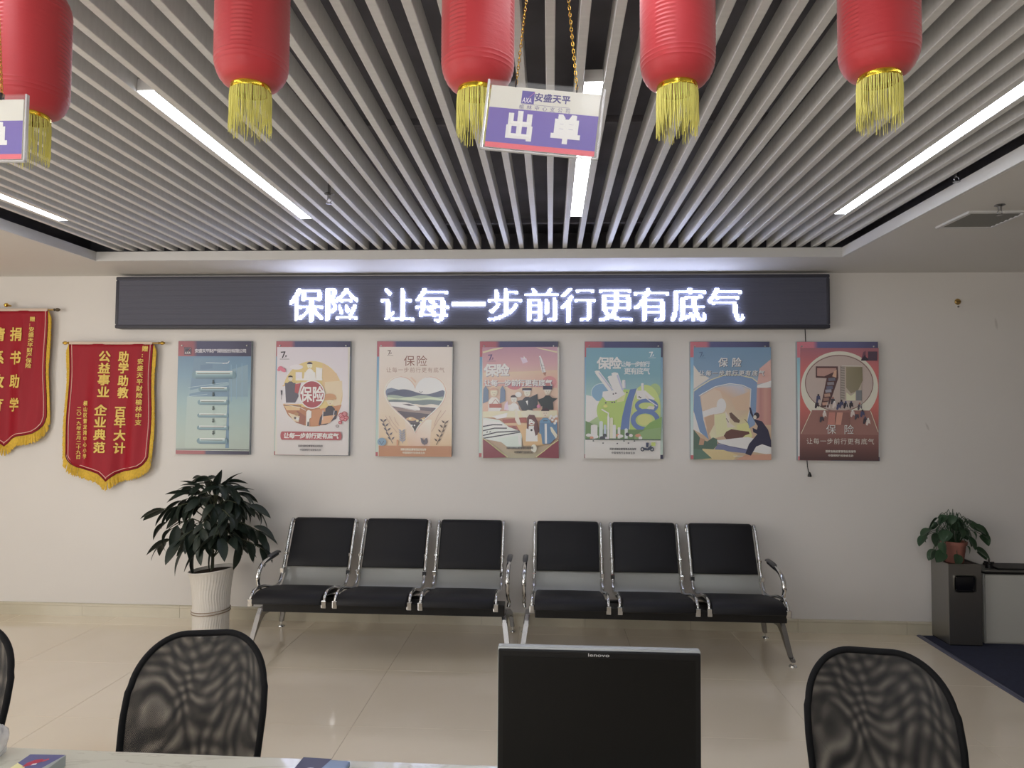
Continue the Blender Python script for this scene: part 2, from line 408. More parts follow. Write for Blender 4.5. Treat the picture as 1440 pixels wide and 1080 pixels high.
# characters as lit diodes on a 32 row grid, diodes stand proud of the face
def atx(px, py, Y):
    d = right*((px-720)/F) + up*(-(py-540)/F) + fwd
    return d.x*Y/d.y, H+d.z*Y/d.y
def led_char(g, cx, cz, size):
    def field(w_):
        vs, fs = glyph(g, w_)
        return BVHTree.FromPolygons([(v[0], v[1], 0) for v in vs], fs)
    thin = field(0); N = 25; on = set(); k = EMS*1.04/N
    def hit(i, j, dx, dy):
        x = EMC[0]+(i+.5-N/2+dx)*k; y = EMC[1]+(j+.5-N/2+dy)*k
        return thin.ray_cast(Vector((x, y, 1)), Vector((0, 0, -1)))[0] is not None
    for i in range(N):
        for j in range(N):
            if hit(i, j, 0, 0): on.add((i, j))
    # vertical strokes heavier than horizontal ones, as in a song-style face
    base = set(on)
    for (i, j) in base:
        if (i, j+1) in base and (i, j-1) in base and (i, j+2) in base and not ((i+1, j) in base and (i-1, j) in base): on.add((i+1, j))
        if (i, j+1) in base and (i, j-1) not in base and (i, j+2) not in base and (i-1, j) in base and (i+1, j) in base and (i-2, j+1) in base and (i+2, j+1) in base: on.discard((i, j))
    b = bmesh.new(); p = size/N; q = p*.47
    for (i, j) in on:
        x = cx+(i+.5-N/2)*p; z = cz+(j+.5-N/2)*p
        box(b, x-q, -.010, z-q, x+q, .004, z+q)
    return b
for g, px_ in zip('保险让每一步前行更有底气', (431, 479.5, 559, 608, 659, 710, 761.5, 813, 865, 916, 968, 1020)):
    X, Z = atx(px_, 429.5, 5.40)
    o = obj('lit_character', led_char(g, X+.685, Z-2.297, .262), M_led, ld)
# power lead hanging below
b = bmesh.new(); tube(b, smoothpath([(1.945, 5.482, 2.30), (1.947, 5.478, 2.2), (1.95, 5.474, 1.9), (1.945, 5.474, 1.5), (1.948, 5.474, 1.28), (1.96, 5.47, 1.2)], 6), .0035, 6)
cd = tag(obj('power_cord', b, M_blackpl, smooth=True), 'thin black cord hanging from the LED board behind the dark red poster', 'cord')
b = bmesh.new(); lathe(b, [(0, .02), (.006, .018), (.014, -.004), (.014, -.016), (0, -.018)], 12); obj('plug', b, M_blackpl, cd, smooth=True, loc=(1.963, 5.468, 1.19))
hk = thing('wall_plug', (3.092, 5.5, 2.511), 'small round brass cap screwed high on the right of the wall', 'wall cap')
b = bmesh.new(); lathe(b, [(0, .012), (.016, .011), (.022, .004), (.024, 0)], 20); obj('cap', b, M_brass, hk, smooth=True, rot=(PI/2, 0, 0))
obj('slot', BX(-.016, -.0135, -.002, .016, -.011, .002), M_blackpl, hk)
b = bmesh.new(); lathe(b, [(0, .008), (.006, .006), (.007, 0)], 10); obj('screw', b, M_cast, hk, rot=(PI/2, 0, 0), loc=(.002, 0, -.038))
#PART2
# ------------------------------------------------------------------ posters
BW, BH, BZ = .602, .905, 1.297
PFACE = 5.468
def poster(cx, corners, k, label, sheet=None, wide=BW):
    TL, TR, BL = corners
    t = thing('wall_poster', (cx, PFACE, BZ), label, 'poster', 'insurance posters in a row under the LED board')
    ax, ay = TR[0]-TL[0], TR[1]-TL[1]; bx, by = BL[0]-TL[0], BL[1]-TL[1]; det = ax*by-ay*bx
    def mp(x, y):
        dx, dy = x-TL[0], y-TL[1]; u = (dx*by-dy*bx)/det; v = (ax*dy-ay*dx)/det
        return (u-.5)*wide, BH*(1-v)
    obj('board', BX(-wide/2, 0, 0, wide/2, .032, BH, bev=.0015, seg=1), mat('board_edge', (150, 158, 165), .3), t)
    A = Art(mp=None, k=k)
    A.mp = lambda u, v: ((u-.5)*wide, BH*(1-v))
    # printed carrier board: red and navy head band, blue to pale green field, red and navy foot
    A.grad(.003, .002, .997, .998, [(0, (72, 118, 160)), (.3, (96, 142, 172)), (.55, (130, 168, 176)), (.8, (150, 174, 168)), (1, (156, 172, 162))])
    A.grad(.003, .002, .997, .135, [(0, (158, 72, 88)), (.2, (150, 74, 92)), (.26, (62, 66, 110)), (.7, (60, 62, 102)), (1, (52, 52, 84))], axis=0)
    A.grad(.003, .965, .997, .998, [(0, (160, 66, 78)), (.38, (160, 66, 78)), (.42, (66, 66, 104)), (1, (52, 50, 76))], axis=0)
    if sheet is None:
        A.build('board_print', M_print, t)
        G = Art(mp=mp, k=k); G.n = 5
    else:
        A.build('board_print', M_print, t)
        x0, y0, x1, y1 = sheet
        a = mp(x0, y0); b_ = mp(x1, y1)
        obj('paper_sheet', BX(a[0], -.0035, b_[1], b_[0], -.0015, a[1]), mat('paper', (225, 222, 215), .5), t)
        G = Art(mp=mp, k=k); G.n = 32
    t['_'] = 0; del t['_']
    for sx in (-1, 1):
        b = bmesh.new(); lathe(b, [(0, .0125), (.004, .012), (.0065, .009), (.0065, 0)], 12)
        obj('pin', b, mat('pin_silver', (225, 225, 225), .25, metal=.6), t, smooth=True, rot=(PI/2, 0, 0), loc=(sx*(wide/2-.035), -.0005, BH-.037))
    return t, G
def done(t, G): G.build('artwork', M_print, t)
SLOG = '让每一步前行更有底气'
ORG1, ORG2 = '国家金融监督管理总局指导', '中国保险行业协会主办'
def seven(G, c, x, y, s):        # the campaign mark: a slanted 7 with a small 8
    G.poly(c, (x, y), (x+.62*s, y-.06*s), (x+.60*s, y+.08*s), (x+.30*s, y+.80*s), (x+.14*s, y+.80*s), (x+.42*s, y+.10*s), (x+.02*s, y+.14*s))
    G.ch(c, '8', x+.78*s, y+.55*s, .36*s, wgt=.02, shear=.2); G.ell(c, x+.5*s, y+.74*s, .04*s)
    G.rect(c, x-.1*s, y+.92*s, x+1.1*s, y+.97*s)
def person(G, x, y, s, skin, hair, top, face=1):
    G.poly(top, (x-.55*s, y+1.9*s), (x-.5*s, y+.75*s), (x-.2*s, y+.45*s), (x+.2*s, y+.45*s), (x+.5*s, y+.75*s), (x+.55*s, y+1.9*s))
    G.ell(skin, x, y, .32*s, .4*s); G.ell(hair, x, y-.18*s, .36*s, .26*s, a0=PI, a1=2*PI)
    if face: G.line((60, 40, 40), .03*s, (x-.14*s, y+.02*s), (x-.05*s, y+.02*s)); G.line((60, 40, 40), .03*s, (x+.05*s, y+.02*s), (x+.14*s, y+.02*s)); G.line((150, 70, 70), .04*s, (x-.08*s, y+.22*s), (x+.08*s, y+.22*s))
def axa(G, x, y, s, bg=(60, 66, 120), fg=(230, 228, 232), red=(225, 70, 80)):
    G.rect(bg, x, y, x+s, y+s)
    G.fit(fg, 'AXA', x+.10*s, y+.60*s, x+.86*s, y+.92*s, wgt=.01, shear=.06*s)
    G.line(red, .03*s, (x+.52*s, y+.58*s), (x+s, y))

# 1: claim flow chart
t, G = poster(-2.684, ((55, 52), (672, 52), (32, 1005)), 1.55, 'blue flow chart poster with stacked capsules and arrows, leftmost of the row')
G.poly((92, 134, 166), (190, 195), (480, 195), (480, 950), (130, 950), (150, 500)); G.poly((112, 150, 172), (480, 300), (640, 250), (640, 520), (480, 520))
G.poly((122, 160, 178), (140, 470), (480, 400), (480, 425), (140, 500)); G.blend([(130, 520), (470, 520), (450, 950), (110, 950)], [(146, 176, 180), (150, 182, 182), (164, 184, 172), (158, 178, 168)])
G.poly((84, 126, 162), (240, 255), (345, 245), (345, 285), (240, 295)); G.line((112, 158, 188), 5, (500, 250), (500, 560)); G.line((112, 158, 188), 4, (590, 240), (590, 560)); G.line((112, 158, 188), 4, (545, 250), (545, 540))
G.line((148, 182, 196), 4, (140, 445), (470, 400)); G.line((148, 182, 196), 4, (140, 520), (300, 500))
axa(G, 105, 105, 62, (58, 60, 84)); G.ring((168, 130, 150), 136, 136, 36, 36, 3, n=4, a0=PI/4, a1=PI/4+2*PI)
G.row((196, 196, 214), '安盛天平财产保险股份有限公司', 196, 628, 136, 30, wgt=.018)
G.line((170, 198, 212), 5, (290, 235), (470, 240)); G.line((214, 228, 232), 5, (430, 242), (478, 236), (486, 220))
for (x0, x1, y0, h, txt) in ((172, 545, 305, 66, '报案与理赔服务流程'), (228, 484, 440, 38, ''), (220, 482, 548, 42, '查勘定损'), (218, 480, 662, 34, ''), (216, 480, 764, 36, ''), (214, 474, 868, 48, '赔款支付')):
    r = h/2
    G.ell((96, 138, 156), x0+r, y0+r, r, n=16); G.ell((96, 138, 156), x1-r, y0+r, r, n=16); G.grad(x0+r, y0, x1-r, y0+h, [(0, (186, 206, 206)), (.35, (150, 182, 188)), (.6, (104, 148, 164)), (1, (74, 112, 132))])
    G.line((208, 222, 216), 5, (x0+r, y0+5), (x1-r, y0+5)); G.line((92, 96, 84), 5, (x0+r+10, y0+h*.35), (x1-r-20, y0+h*.35)); 
for y in (380, 484, 600, 704, 806):
    G.rect((40, 62, 66), 347, y, 357, y+26); G.poly((40, 62, 66), (341, y+22), (363, y+22), (352, y+38))
G.line((50, 58, 60), 5, (40, 962), (650, 964)); G.line((200, 206, 200), 3, (50, 970), (650, 972))
done(t, G)

# 2: white poster with round picture
t, G = poster(-1.883, ((48, 55), (676, 55), (30, 1018)), 1.95, 'white poster with a round orange picture and a red slogan bar', (58, 106, 654, 1014))
G.grad(58, 106, 654, 1014, [(0, (178, 172, 184)), (.4, (184, 180, 186)), (1, (178, 174, 174))])
seven(G, (50, 48, 60), 88, 146, 66)
cx, cy0, R = 356, 500, 252
G.ell((202, 168, 96), cx, cy0, R, 276, n=56)
G.poly((206, 160, 112), (440, 240), (560, 330), (606, 480), (604, 560), (460, 560), (440, 420)); G.poly((206, 172, 140), (460, 400), (604, 390), (606, 500), (580, 620), (460, 560))
G.poly((196, 150, 100), (105, 430), (250, 420), (240, 600), (110, 600)); G.poly((184, 182, 190), (100, 440), (290, 400), (270, 585), (104, 585))
G.poly((160, 104, 70), (112, 600), (420, 620), (420, 770), (330, 775), (220, 745), (150, 680)); G.poly((206, 160, 112), (112, 590), (250, 600), (250, 640), (140, 640))
G.line((112, 72, 60), 8, (112, 598), (262, 604)); G.poly((140, 84, 70), (225, 640), (300, 690), (290, 768), (220, 740)); G.poly((214, 176, 150), (150, 660), (250, 690), (240, 740), (200, 730))
G.poly((176, 118, 78), (330, 640), (460, 620), (600, 590), (560, 690), (470, 760), (340, 774)); G.line((230, 214, 190), 4, (130, 590), (260, 620), (300, 640))
G.ell((186, 182, 190), 222, 275, 55, 22); G.rect((186, 182, 190), 215, 318, 270, 372); G.poly((200, 198, 206), (386, 276), (440, 284), (436, 384), (386, 380)); G.rect((196, 192, 198), 215, 372, 440, 388)
person(G, 334, 262, 66, (214, 190, 170), (66, 56, 84), (204, 198, 208))
G.poly((204, 198, 208), (284, 372), (290, 318), (380, 318), (384, 372))
person(G, 172, 372, 56, (214, 180, 166), (56, 50, 62), (84, 82, 98)); G.poly((84, 82, 98), (126, 410), (214, 410), (240, 520), (212, 576), (134, 576)); G.poly((160, 60, 70), (212, 420), (260, 410), (236, 500), (208, 490))
person(G, 505, 566, 78, (216, 178, 146), (150, 108, 80), (68, 66, 78)); G.ell((176, 126, 84), 500, 524, 52, 26); G.poly((176, 130, 84), (452, 540), (560, 530), (556, 546), (456, 556))
G.poly((68, 66, 80), (420, 700), (452, 650), (565, 640), (556, 706), (470, 760), (408, 762)); G.poly((190, 140, 100), (440, 690), (550, 676), (500, 745), (430, 756)); G.line((176, 176, 186), 6, (446, 640), (442, 720)); G.line((176, 176, 186), 6, (540, 640), (530, 700))
G.poly((222, 216, 210), (306, 650), (350, 645), (348, 700), (332, 710), (330, 772), (304, 770)); G.ell((222, 216, 210), 326, 655, 18); G.poly((58, 54, 60), (316, 736), (326, 734), (326, 772), (314, 772))
G.ell((160, 120, 80), 225, 672, 18, 14); G.ell((236, 226, 214), 232, 712, 14); G.ell((90, 76, 80), 212, 704, 10)
# round woodblock character seal
G.ell((226, 206, 204), 354, 506, 108, 120, n=44); G.ell((150, 54, 70), 354, 506, 100, 112, n=44)
G.ch((232, 214, 214), '保', 306, 506, 120, wgt=.022, sx=.72); G.ch((232, 214, 214), '险', 404, 506, 120, wgt=.022, sx=.72); G.ring((226, 206, 204), 354, 506, 108, 120, 9)
for (x, y, r) in ((90, 286, 22), (112, 300, 20), (76, 300, 14), (122, 310, 12)): G.ell((196, 88, 116), x, y, r, r*.8)
for (x, y, r) in ((600, 680, 24), (626, 668, 24), (640, 700, 20), (606, 708, 22), (632, 716, 16), (590, 740, 16)): G.ring((166, 60, 76), x, y, r, r*.9, 7); G.ell((196, 110, 120), x, y, r*.5)
G.ring((80, 50, 56), 566, 770, 14, 11, 4); G.poly((56, 52, 70), (92, 472), (104, 472), (102, 512), (94, 512)); G.line((70, 66, 80), 3, (98, 512), (97, 550))
G.rect((158, 62, 74), 105, 818, 590, 888); G.ell((158, 62, 74), 106, 853, 16, 35); G.ell((158, 62, 74), 586, 853, 16, 35)
G.row((238, 230, 232), SLOG, 118, 578, 853, 42, wgt=.03, shear=.15)
G.row((84, 80, 88), ORG1, 240, 446, 938, 17, wgt=.015); G.row((84, 80, 88), ORG2, 254, 432, 970, 17, wgt=.015)
done(t, G)

# 3: heart landscape
t, G = poster(-1.07, ((55, 55), (698, 55), (44, 1030)), 2.05, 'cream poster with a heart shaped landscape window and a brown foot', (76, 104, 688, 1030))
G.grad(76, 104, 688, 1030, [(0, (198, 178, 172)), (.3, (196, 174, 164)), (.6, (198, 170, 150)), (.9, (196, 156, 116)), (1, (190, 150, 112))])
G.blend([(290, 720), (520, 720), (500, 1000), (330, 1000)], [(198, 172, 158), (206, 182, 170), (190, 150, 130), (184, 144, 108)])
seven(G, (96, 72, 66), 146, 134, 44)
G.row((128, 84, 76), '保险', 278, 488, 224, 84, wgt=.004); G.row((150, 120, 108), SLOG, 132, 632, 300, 40, wgt=.0)
def heart(cx, cy_, w, h, n=48):
    r = []
    for i in range(n):
        a = 2*PI*i/n; x = 16*math.sin(a)**3; y = 13*math.cos(a)-5*math.cos(2*a)-2*math.cos(3*a)-math.cos(4*a)
        r.append((cx+x/16*w/2, cy_-(y-(-17))/(12.6+17)*h+h))
    return r
def clipheart(pts, hp):    # polygon clipped to a heart by walking columns
    return pts
HP = heart(380, 348, 500, 480)
G.poly((214, 192, 176), *heart(382, 340, 530, 505)); G.line((186, 142, 124), 5, *heart(386, 346, 512, 490)+heart(386, 346, 512, 490)[:1])
G.poly((182, 184, 186), *HP)
def band(c, top, bot):
    # fills between two height functions inside the heart
    P = []; m = 40; xs = [132+i*496/m for i in range(m+1)]
    def span(x):
        ys = []
        for a, b_ in zip(HP, HP[1:]+HP[:1]):
            if (a[0]-x)*(b_[0]-x) <= 0 and a[0] != b_[0]: ys.append(a[1]+(b_[1]-a[1])*(x-a[0])/(b_[0]-a[0]))
        return (min(ys), max(ys)) if ys else None
    up_, lo_ = [], []
    for x in xs:
        s_ = span(x)
        if not s_: continue
        a, b_ = max(top(x), s_[0]+3), min(bot(x), s_[1]-3)
        if b_ > a: up_.append((x, a)); lo_.append((x, b_))
        elif up_: break
    if len(up_) > 1:
        pts = up_+lo_; n = len(up_); G.raw(pts, [(i, i+1, n+i+1, n+i) for i in range(n-1)], [G.col(c)])
S = math.sin
band((98, 112, 138), lambda x: 452+.25*abs(x-180)-(60 if x > 560 else 0)*.4, lambda x: 540)
band((76, 86, 112), lambda x: 484+20*S(x/60), lambda x: 560)
band((132, 150, 140), lambda x: 520+8*S(x/40), lambda x: 570)
band((166, 180, 156), lambda x: 536+6*S(x/30), lambda x: 556)
band((96, 112, 118), lambda x: 556+6*S(x/45), lambda x: 600)
band((190, 178, 168), lambda x: 592+5*S(x/22), lambda x: 612)
band((92, 82, 96), lambda x: 606+.06*x-20, lambda x: 700)
band((130, 112, 110), lambda x: 628+.10*x-30, lambda x: 660+.05*x)
band((74, 66, 80), lambda x: 662+.1*x-40, lambda x: 830)
band((178, 142, 96), lambda x: 706+10*S(x/20), lambda x: 722+8*S(x/25))
band((60, 56, 66), lambda x: 750, lambda x: 830)
G.poly((226, 222, 226), (160, 570), (300, 572), (370, 590), (420, 620), (424, 640), (380, 644), (180, 604)); G.poly((90, 88, 100), (270, 588), (330, 586), (380, 602), (330, 604)); G.line((150, 146, 154), 4, (180, 606), (410, 642))
for x, y in ((430, 740), (400, 730), (450, 720), (340, 712)): G.ell((206, 176, 140), x, y, 12, 8)
G.ell((232, 226, 226), 354, 768, 7); G.ell((232, 226, 226), 376, 768, 7)
G.line((66, 70, 84), 4, (416, 482), (430, 490), (446, 482)); G.poly((196, 160, 140), (340, 362), (384, 412), (392, 396), (352, 360))
for a in ((130, 690, 230, 830), (160, 690, 240, 800), (205, 700, 245, 770), (640, 640, 520, 820), (600, 640, 540, 770)): G.line((166, 134, 120), 4, (a[0], a[1]), ((a[0]+a[2])/2-8, (a[1]+a[3])/2), (a[2], a[3]))
for (bx_, by_, dx, c) in ((192, 920, -84, (78, 72, 88)), (276, 920, -6, (126, 132, 150)), (560, 930, 78, (84, 66, 60)), (462, 935, -6, (90, 84, 100))):
    tx, ty = bx_+dx, by_-(190 if abs(dx) > 50 else 100 if dx == -6 and bx_ == 276 else 40)
    G.line(c, 5, (bx_, by_), ((bx_+tx)/2+dx*.1, (by_+ty)/2), (tx, ty))
    for q in (.15, .35, .55, .75, .95):
        px_, py_ = bx_+(tx-bx_)*q, by_+(ty-by_)*q
        for s_ in (-1, 1): G.poly(c, (px_, py_), (px_+s_*12, py_-20), (px_+s_*30, py_-26), (px_+s_*18, py_-6))
G.ell((92, 128, 156), 102, 908, 38, 34); G.line((54, 66, 90), 5, (80, 900), (100, 930), (120, 900)); G.poly((180, 120, 80), (226, 890), (240, 890), (240, 940), (226, 940))
G.rect((164, 110, 72), 76, 940, 688, 1030); G.row((222, 196, 170), ORG1, 262, 476, 970, 18, wgt=.015); G.row((222, 196, 170), ORG2, 276, 466, 998, 18, wgt=.015)
done(t, G)

# 4: crowd poster
t, G = poster(-.25, ((62, 50), (716, 55), (46, 1036)), 2.1, 'mauve poster with a crowd of workers, a rocket and a white train', (84, 102, 710, 1042), wide=.612)
G.grad(84, 102, 710, 1042, [(0, (160, 116, 138)), (.15, (176, 132, 140)), (.3, (200, 158, 134)), (.5, (196, 152, 134)), (.7, (190, 130, 100)), (1, (150, 146, 120))])
G.poly((204, 176, 140), (84, 140), (180, 112), (260, 104), (250, 112), (90, 152)); G.poly((204, 176, 140), (530, 104), (706, 140), (706, 154), (560, 118))
G.blend([(90, 320), (706, 300), (706, 450), (90, 430)], [(206, 166, 140), (196, 154, 130), (186, 128, 126), (182, 130, 128)])
G.ell((172, 92, 104), 350, 430, 60, 34); G.ell((182, 112, 116), 640, 400, 60, 50)
seven(G, (80, 66, 110), 130, 166, 58)
G.poly((182, 164, 190), (400, 190), (450, 196), (462, 230), (420, 244)); G.poly((200, 190, 206), (430, 176), (444, 200), (426, 204))
G.poly((206, 202, 208), (556, 180), (570, 176), (592, 240), (610, 316), (580, 320), (566, 250)); G.line((110, 104, 116), 4, (560, 190), (590, 316)); G.poly((150, 100, 84), (586, 322), (616, 316), (606, 352), (598, 340))
G.line((120, 112, 120), 3, (574, 262), (600, 260)); G.line((120, 112, 120), 3, (578, 286), (606, 284))
for dx, c in ((3, (110, 80, 118)), (0, (236, 226, 232))): G.row(c, '保险', 100+dx, 302+dx, 300+dx, 96, wgt=.035)
for dx, c in ((3, (120, 86, 118)), (0, (236, 226, 230))): G.row(c, SLOG, 96+dx, 664+dx, 408+dx, 52, wgt=.03)
# crowd, upper row
for (x0, x1) in ((84, 132), (226, 272)): G.poly((84, 108, 140), (x0, 580), (x0+6, 460), ((x0+x1)/2, 430), (x1, 470), (x1, 560))
person(G, 178, 486, 92, (216, 176, 152), (172, 130, 110), (206, 180, 176)); G.rect((156, 74, 66), 138, 584, 240, 624); G.line((140, 70, 64), 5, (160, 584), (190, 545), (220, 584)); G.rect((226, 212, 196), 138, 618, 240, 632)
person(G, 455, 490, 80, (214, 182, 168), (52, 46, 60), (54, 56, 70)); G.poly((54, 62, 74), (370, 560), (440, 548), (540, 500), (540, 620), (410, 640)); G.poly((222, 214, 220), (442, 562), (460, 556), (458, 600)); G.rect((60, 54, 72), 414, 452, 492, 472); G.rect((220, 214, 220), 420, 470, 486, 478)
person(G, 624, 476, 84, (208, 176, 160), (56, 54, 72), (52, 60, 66)); G.poly((52, 62, 66), (540, 550), (600, 530), (706, 540), (640, 590), (570, 606)); G.rect((60, 58, 80), 586, 434, 662, 464); G.line((216, 210, 214), 5, (590, 468), (660, 472)); G.ell((176, 94, 130), 548, 606, 16)
person(G, 344, 544, 78, (222, 192, 176), (60, 46, 60), (208, 192, 206)); G.ell((208, 190, 204), 382, 506, 28, 22); G.poly((202, 184, 198), (270, 600), (310, 590), (380, 620), (400, 646), (280, 640)); G.poly((180, 160, 190), (266, 590), (290, 560), (300, 636), (262, 636))
# gate and train
G.poly((206, 178, 148), (84, 648), (700, 640), (706, 700), (84, 700)); G.poly((204, 180, 160), (400, 660), (460, 636), (560, 650), (560, 690), (420, 700))
G.poly((148, 66, 58), (246, 716), (440, 700), (452, 742), (260, 748)); G.rect((190, 150, 110), 266, 748, 450, 768); G.rect((150, 72, 62), 280, 768, 450, 860); G.ell((120, 60, 60), 342, 798, 22, 26); G.poly((206, 206, 200), (160, 690), (290, 660), (280, 700), (200, 712))
G.poly((214, 176, 160), (350, 640), (368, 640), (400, 760), (380, 770), (352, 720)); G.ell((216, 180, 164), 358, 640, 14, 12)
G.poly((176, 186, 180), (84, 700), (220, 720), (300, 780), (410, 820), (404, 940), (84, 880)); G.poly((198, 204, 200), (84, 716), (230, 740), (290, 790), (220, 800), (84, 770))
for a in (((84, 776), (170, 760), (246, 762)), ((84, 812), (180, 790), (284, 790)), ((84, 852), (200, 824), (412, 812)), ((84, 876), (240, 850), (410, 820))): G.line((46, 44, 62), 9, *a)
G.line((60, 58, 76), 8, (114, 826), (126, 820)); G.line((60, 58, 76), 8, (138, 824), (150, 818)); G.poly((170, 186, 176), (200, 880), (404, 850), (404, 960), (300, 960)); G.poly((212, 200, 190), (376, 850), (396, 850), (402, 930), (380, 930))
# front couple
G.poly((206, 148, 96), (360, 760), (440, 764), (580, 830), (584, 936), (420, 936), (404, 840)); person(G, 488, 730, 90, (228, 196, 182), (96, 60, 66), (224, 210, 214))
G.poly((94, 58, 64), (454, 700), (470, 676), (512, 680), (536, 730), (552, 830), (520, 856), (506, 790), (516, 740), (470, 700), (462, 800), (448, 790)); G.line((160, 60, 66), 6, (478, 752), (498, 752)); G.ell((50, 48, 60), 487, 806, 9); G.poly((208, 150, 96), (540, 830), (590, 800), (580, 930), (546, 930))
person(G, 602, 662, 92, (214, 172, 152), (62, 46, 60), (76, 124, 160)); G.poly((70, 112, 150), (556, 748), (700, 742), (700, 860), (640, 922), (576, 922)); G.rect((210, 206, 216), 596, 752, 614, 920); G.line((70, 60, 66), 5, (586, 728), (622, 728)); G.poly((216, 180, 160), (640, 780), (656, 780), (700, 850), (690, 880), (650, 820))
for x, y in ((650, 690), (674, 700), (694, 690), (660, 720), (690, 730), (680, 748), (640, 706)): G.ell((226, 222, 226), x, y, 11)
# foot
G.poly((122, 50, 66), (84, 880), (120, 905), (200, 975), (280, 1036), (84, 1042)); G.poly((122, 50, 66), (710, 880), (660, 920), (590, 985), (510, 1036), (710, 1042))
G.line((206, 182, 120), 6, (84, 876), (130, 908), (210, 972), (290, 1034)); G.line((206, 182, 120), 6, (706, 890), (650, 930), (590, 980), (520, 1034))
G.ell((206, 210, 170), 505, 960, 24, 34); G.row((70, 66, 70), ORG1, 280, 500, 956, 19, wgt=.015); G.row((70, 66, 70), ORG2, 344, 500, 992, 19, wgt=.015)
done(t, G)

# 5: green and blue city poster
t, G = poster(.563, ((42, 52), (706, 52), (50, 1046)), 2.15, 'teal and green poster with tilted towers and a big blue seven eight', (56, 106, 690, 1046))
G.grad(56, 106, 690, 1046, [(0, (88, 140, 160)), (.25, (92, 142, 158)), (.45, (126, 162, 160)), (.6, (150, 176, 120)), (.82, (110, 140, 104)), (.83, (182, 184, 182)), (1, (176, 174, 170))])
seven(G, (196, 208, 214), 590, 142, 52)
for dx, c in ((2, (70, 110, 124)), (0, (200, 208, 190))): G.row(c, '保险', 152+dx, 350+dx, 240+dx, 94, wgt=.03)
G.row((202, 212, 192), '让每一步前行', 352, 596, 246, 42, wgt=.02); G.row((202, 212, 192), '更有底气', 380, 596, 306, 52, wgt=.015)
G.ell((140, 168, 108), 640, 470, 50, 60); G.ell((98, 142, 172), 186, 490, 84, 80); G.ring((170, 200, 204), 186, 490, 84, 80, 4)
G.poly((206, 206, 222), (58, 510), (110, 520), (150, 560), (240, 560), (250, 660), (160, 690), (58, 760)); G.ell((150, 178, 82), 380, 640, 230, 180); G.ell((164, 190, 96), 560, 620, 130, 200)
G.poly((150, 176, 80), (160, 620), (240, 560), (370, 590), (380, 800), (200, 830)); G.poly((176, 196, 120), (330, 500), (400, 480), (380, 560), (320, 570))
for (x0, y0, x1, y1, wd, c) in ((150, 312, 270, 470, 40, (198, 200, 222)), (270, 360, 330, 480, 60, (186, 188, 214)), (300, 330, 350, 470, 56, (206, 206, 226)), (376, 386, 380, 450, 28, (204, 206, 216)), (534, 412, 540, 500, 22, (216, 218, 226))):
    G.line(c, wd, (x0, y0), (x1, y1)); G.line((150, 156, 190), wd*.25, (x0+wd*.36, y0+6), (x1+wd*.36, y1)); G.ell((224, 224, 236), x0, y0, wd*.5, wd*.25)
G.poly((220, 222, 228), (200, 480), (360, 460), (390, 500), (300, 560), (230, 560), (196, 520)); G.poly((216, 218, 224), (480, 470), (560, 470), (640, 540), (600, 570), (490, 540)); G.poly((196, 176, 170), (560, 500), (600, 540), (560, 560))
for x, y in ((290, 500), (310, 494), (280, 572), (300, 570), (508, 524), (520, 530), (404, 486), (226, 576), (232, 600)): G.ell((86, 84, 96), x, y, 7, 6)
G.ell((206, 200, 90), 224, 604, 18, 12); G.line((206, 210, 212), 12, (190, 630), (250, 664), (246, 700))
# the blue digits
G.poly((74, 104, 158), (430, 462), (486, 452), (452, 560), (430, 700), (420, 820), (352, 800), (366, 690), (396, 560)); G.line((214, 222, 226), 5, (492, 456), (454, 566), (434, 700), (426, 816))
G.ring((76, 106, 160), 570, 600, 98, 62, 32, a0=0, a1=2*PI); G.ring((76, 106, 160), 560, 720, 122, 96, 40); G.ell((176, 196, 96), 556, 716, 62, 46); G.poly((110, 150, 76), (600, 740), (700, 690), (690, 860), (480, 860)); G.poly((196, 178, 172), (590, 600), (640, 606), (630, 630), (570, 622)); G.line((206, 220, 222), 8, (486, 470), (600, 560), (660, 600))
G.poly((96, 128, 82), (56, 730), (130, 760), (200, 800), (690, 800), (690, 886), (56, 886)); G.poly((118, 150, 96), (470, 850), (560, 800), (690, 780), (690, 886), (470, 886))
for (x, y0, wd, c) in ((130, 770, 56, (196, 198, 208)), (188, 740, 30, (168, 182, 204)), (222, 770, 22, (150, 164, 190)), (250, 700, 20, (206, 208, 210)), (276, 710, 24, (196, 200, 160)), (300, 770, 26, (180, 190, 206)), (340, 790, 22, (206, 206, 216)), (400, 800, 26, (170, 182, 200))): G.rect(c, x-wd/2, y0, x+wd/2, 876); G.ell(c, x, y0, wd/2, 10)
for i, (x, y) in enumerate(((84, 850), (110, 874), (150, 862), (200, 872), (240, 880), (330, 850), (352, 856), (410, 840), (440, 850), (500, 850), (520, 870), (220, 850), (130, 890))): G.ell(((220, 216, 200), (206, 120, 90), (200, 204, 196), (70, 74, 84))[i % 4], x, y, 16 if i % 3 else 24, 14)
for x, y in ((124, 898), (206, 916), (326, 918), (382, 896), (420, 914), (470, 896)): G.ell((70, 74, 84), x, y, 7, 5)
G.rect((56, 76, 72), 56, 880, 690, 888)
G.ring((50, 58, 76), 538, 964, 17, 18, 8); G.ring((50, 58, 76), 618, 964, 17, 18, 8); G.poly((60, 70, 90), (538, 950), (580, 956), (610, 930), (618, 960), (590, 974), (545, 972)); G.poly((56, 64, 90), (566, 910), (590, 905), (586, 950), (568, 948)); G.ell((216, 190, 170), 584, 900, 9); G.rect((164, 186, 80), 612, 906, 646, 936)
G.row((70, 72, 76), ORG1, 262, 486, 964, 17, wgt=.02); G.row((70, 72, 76), ORG2, 276, 476, 997, 17, wgt=.015)
done(t, G)

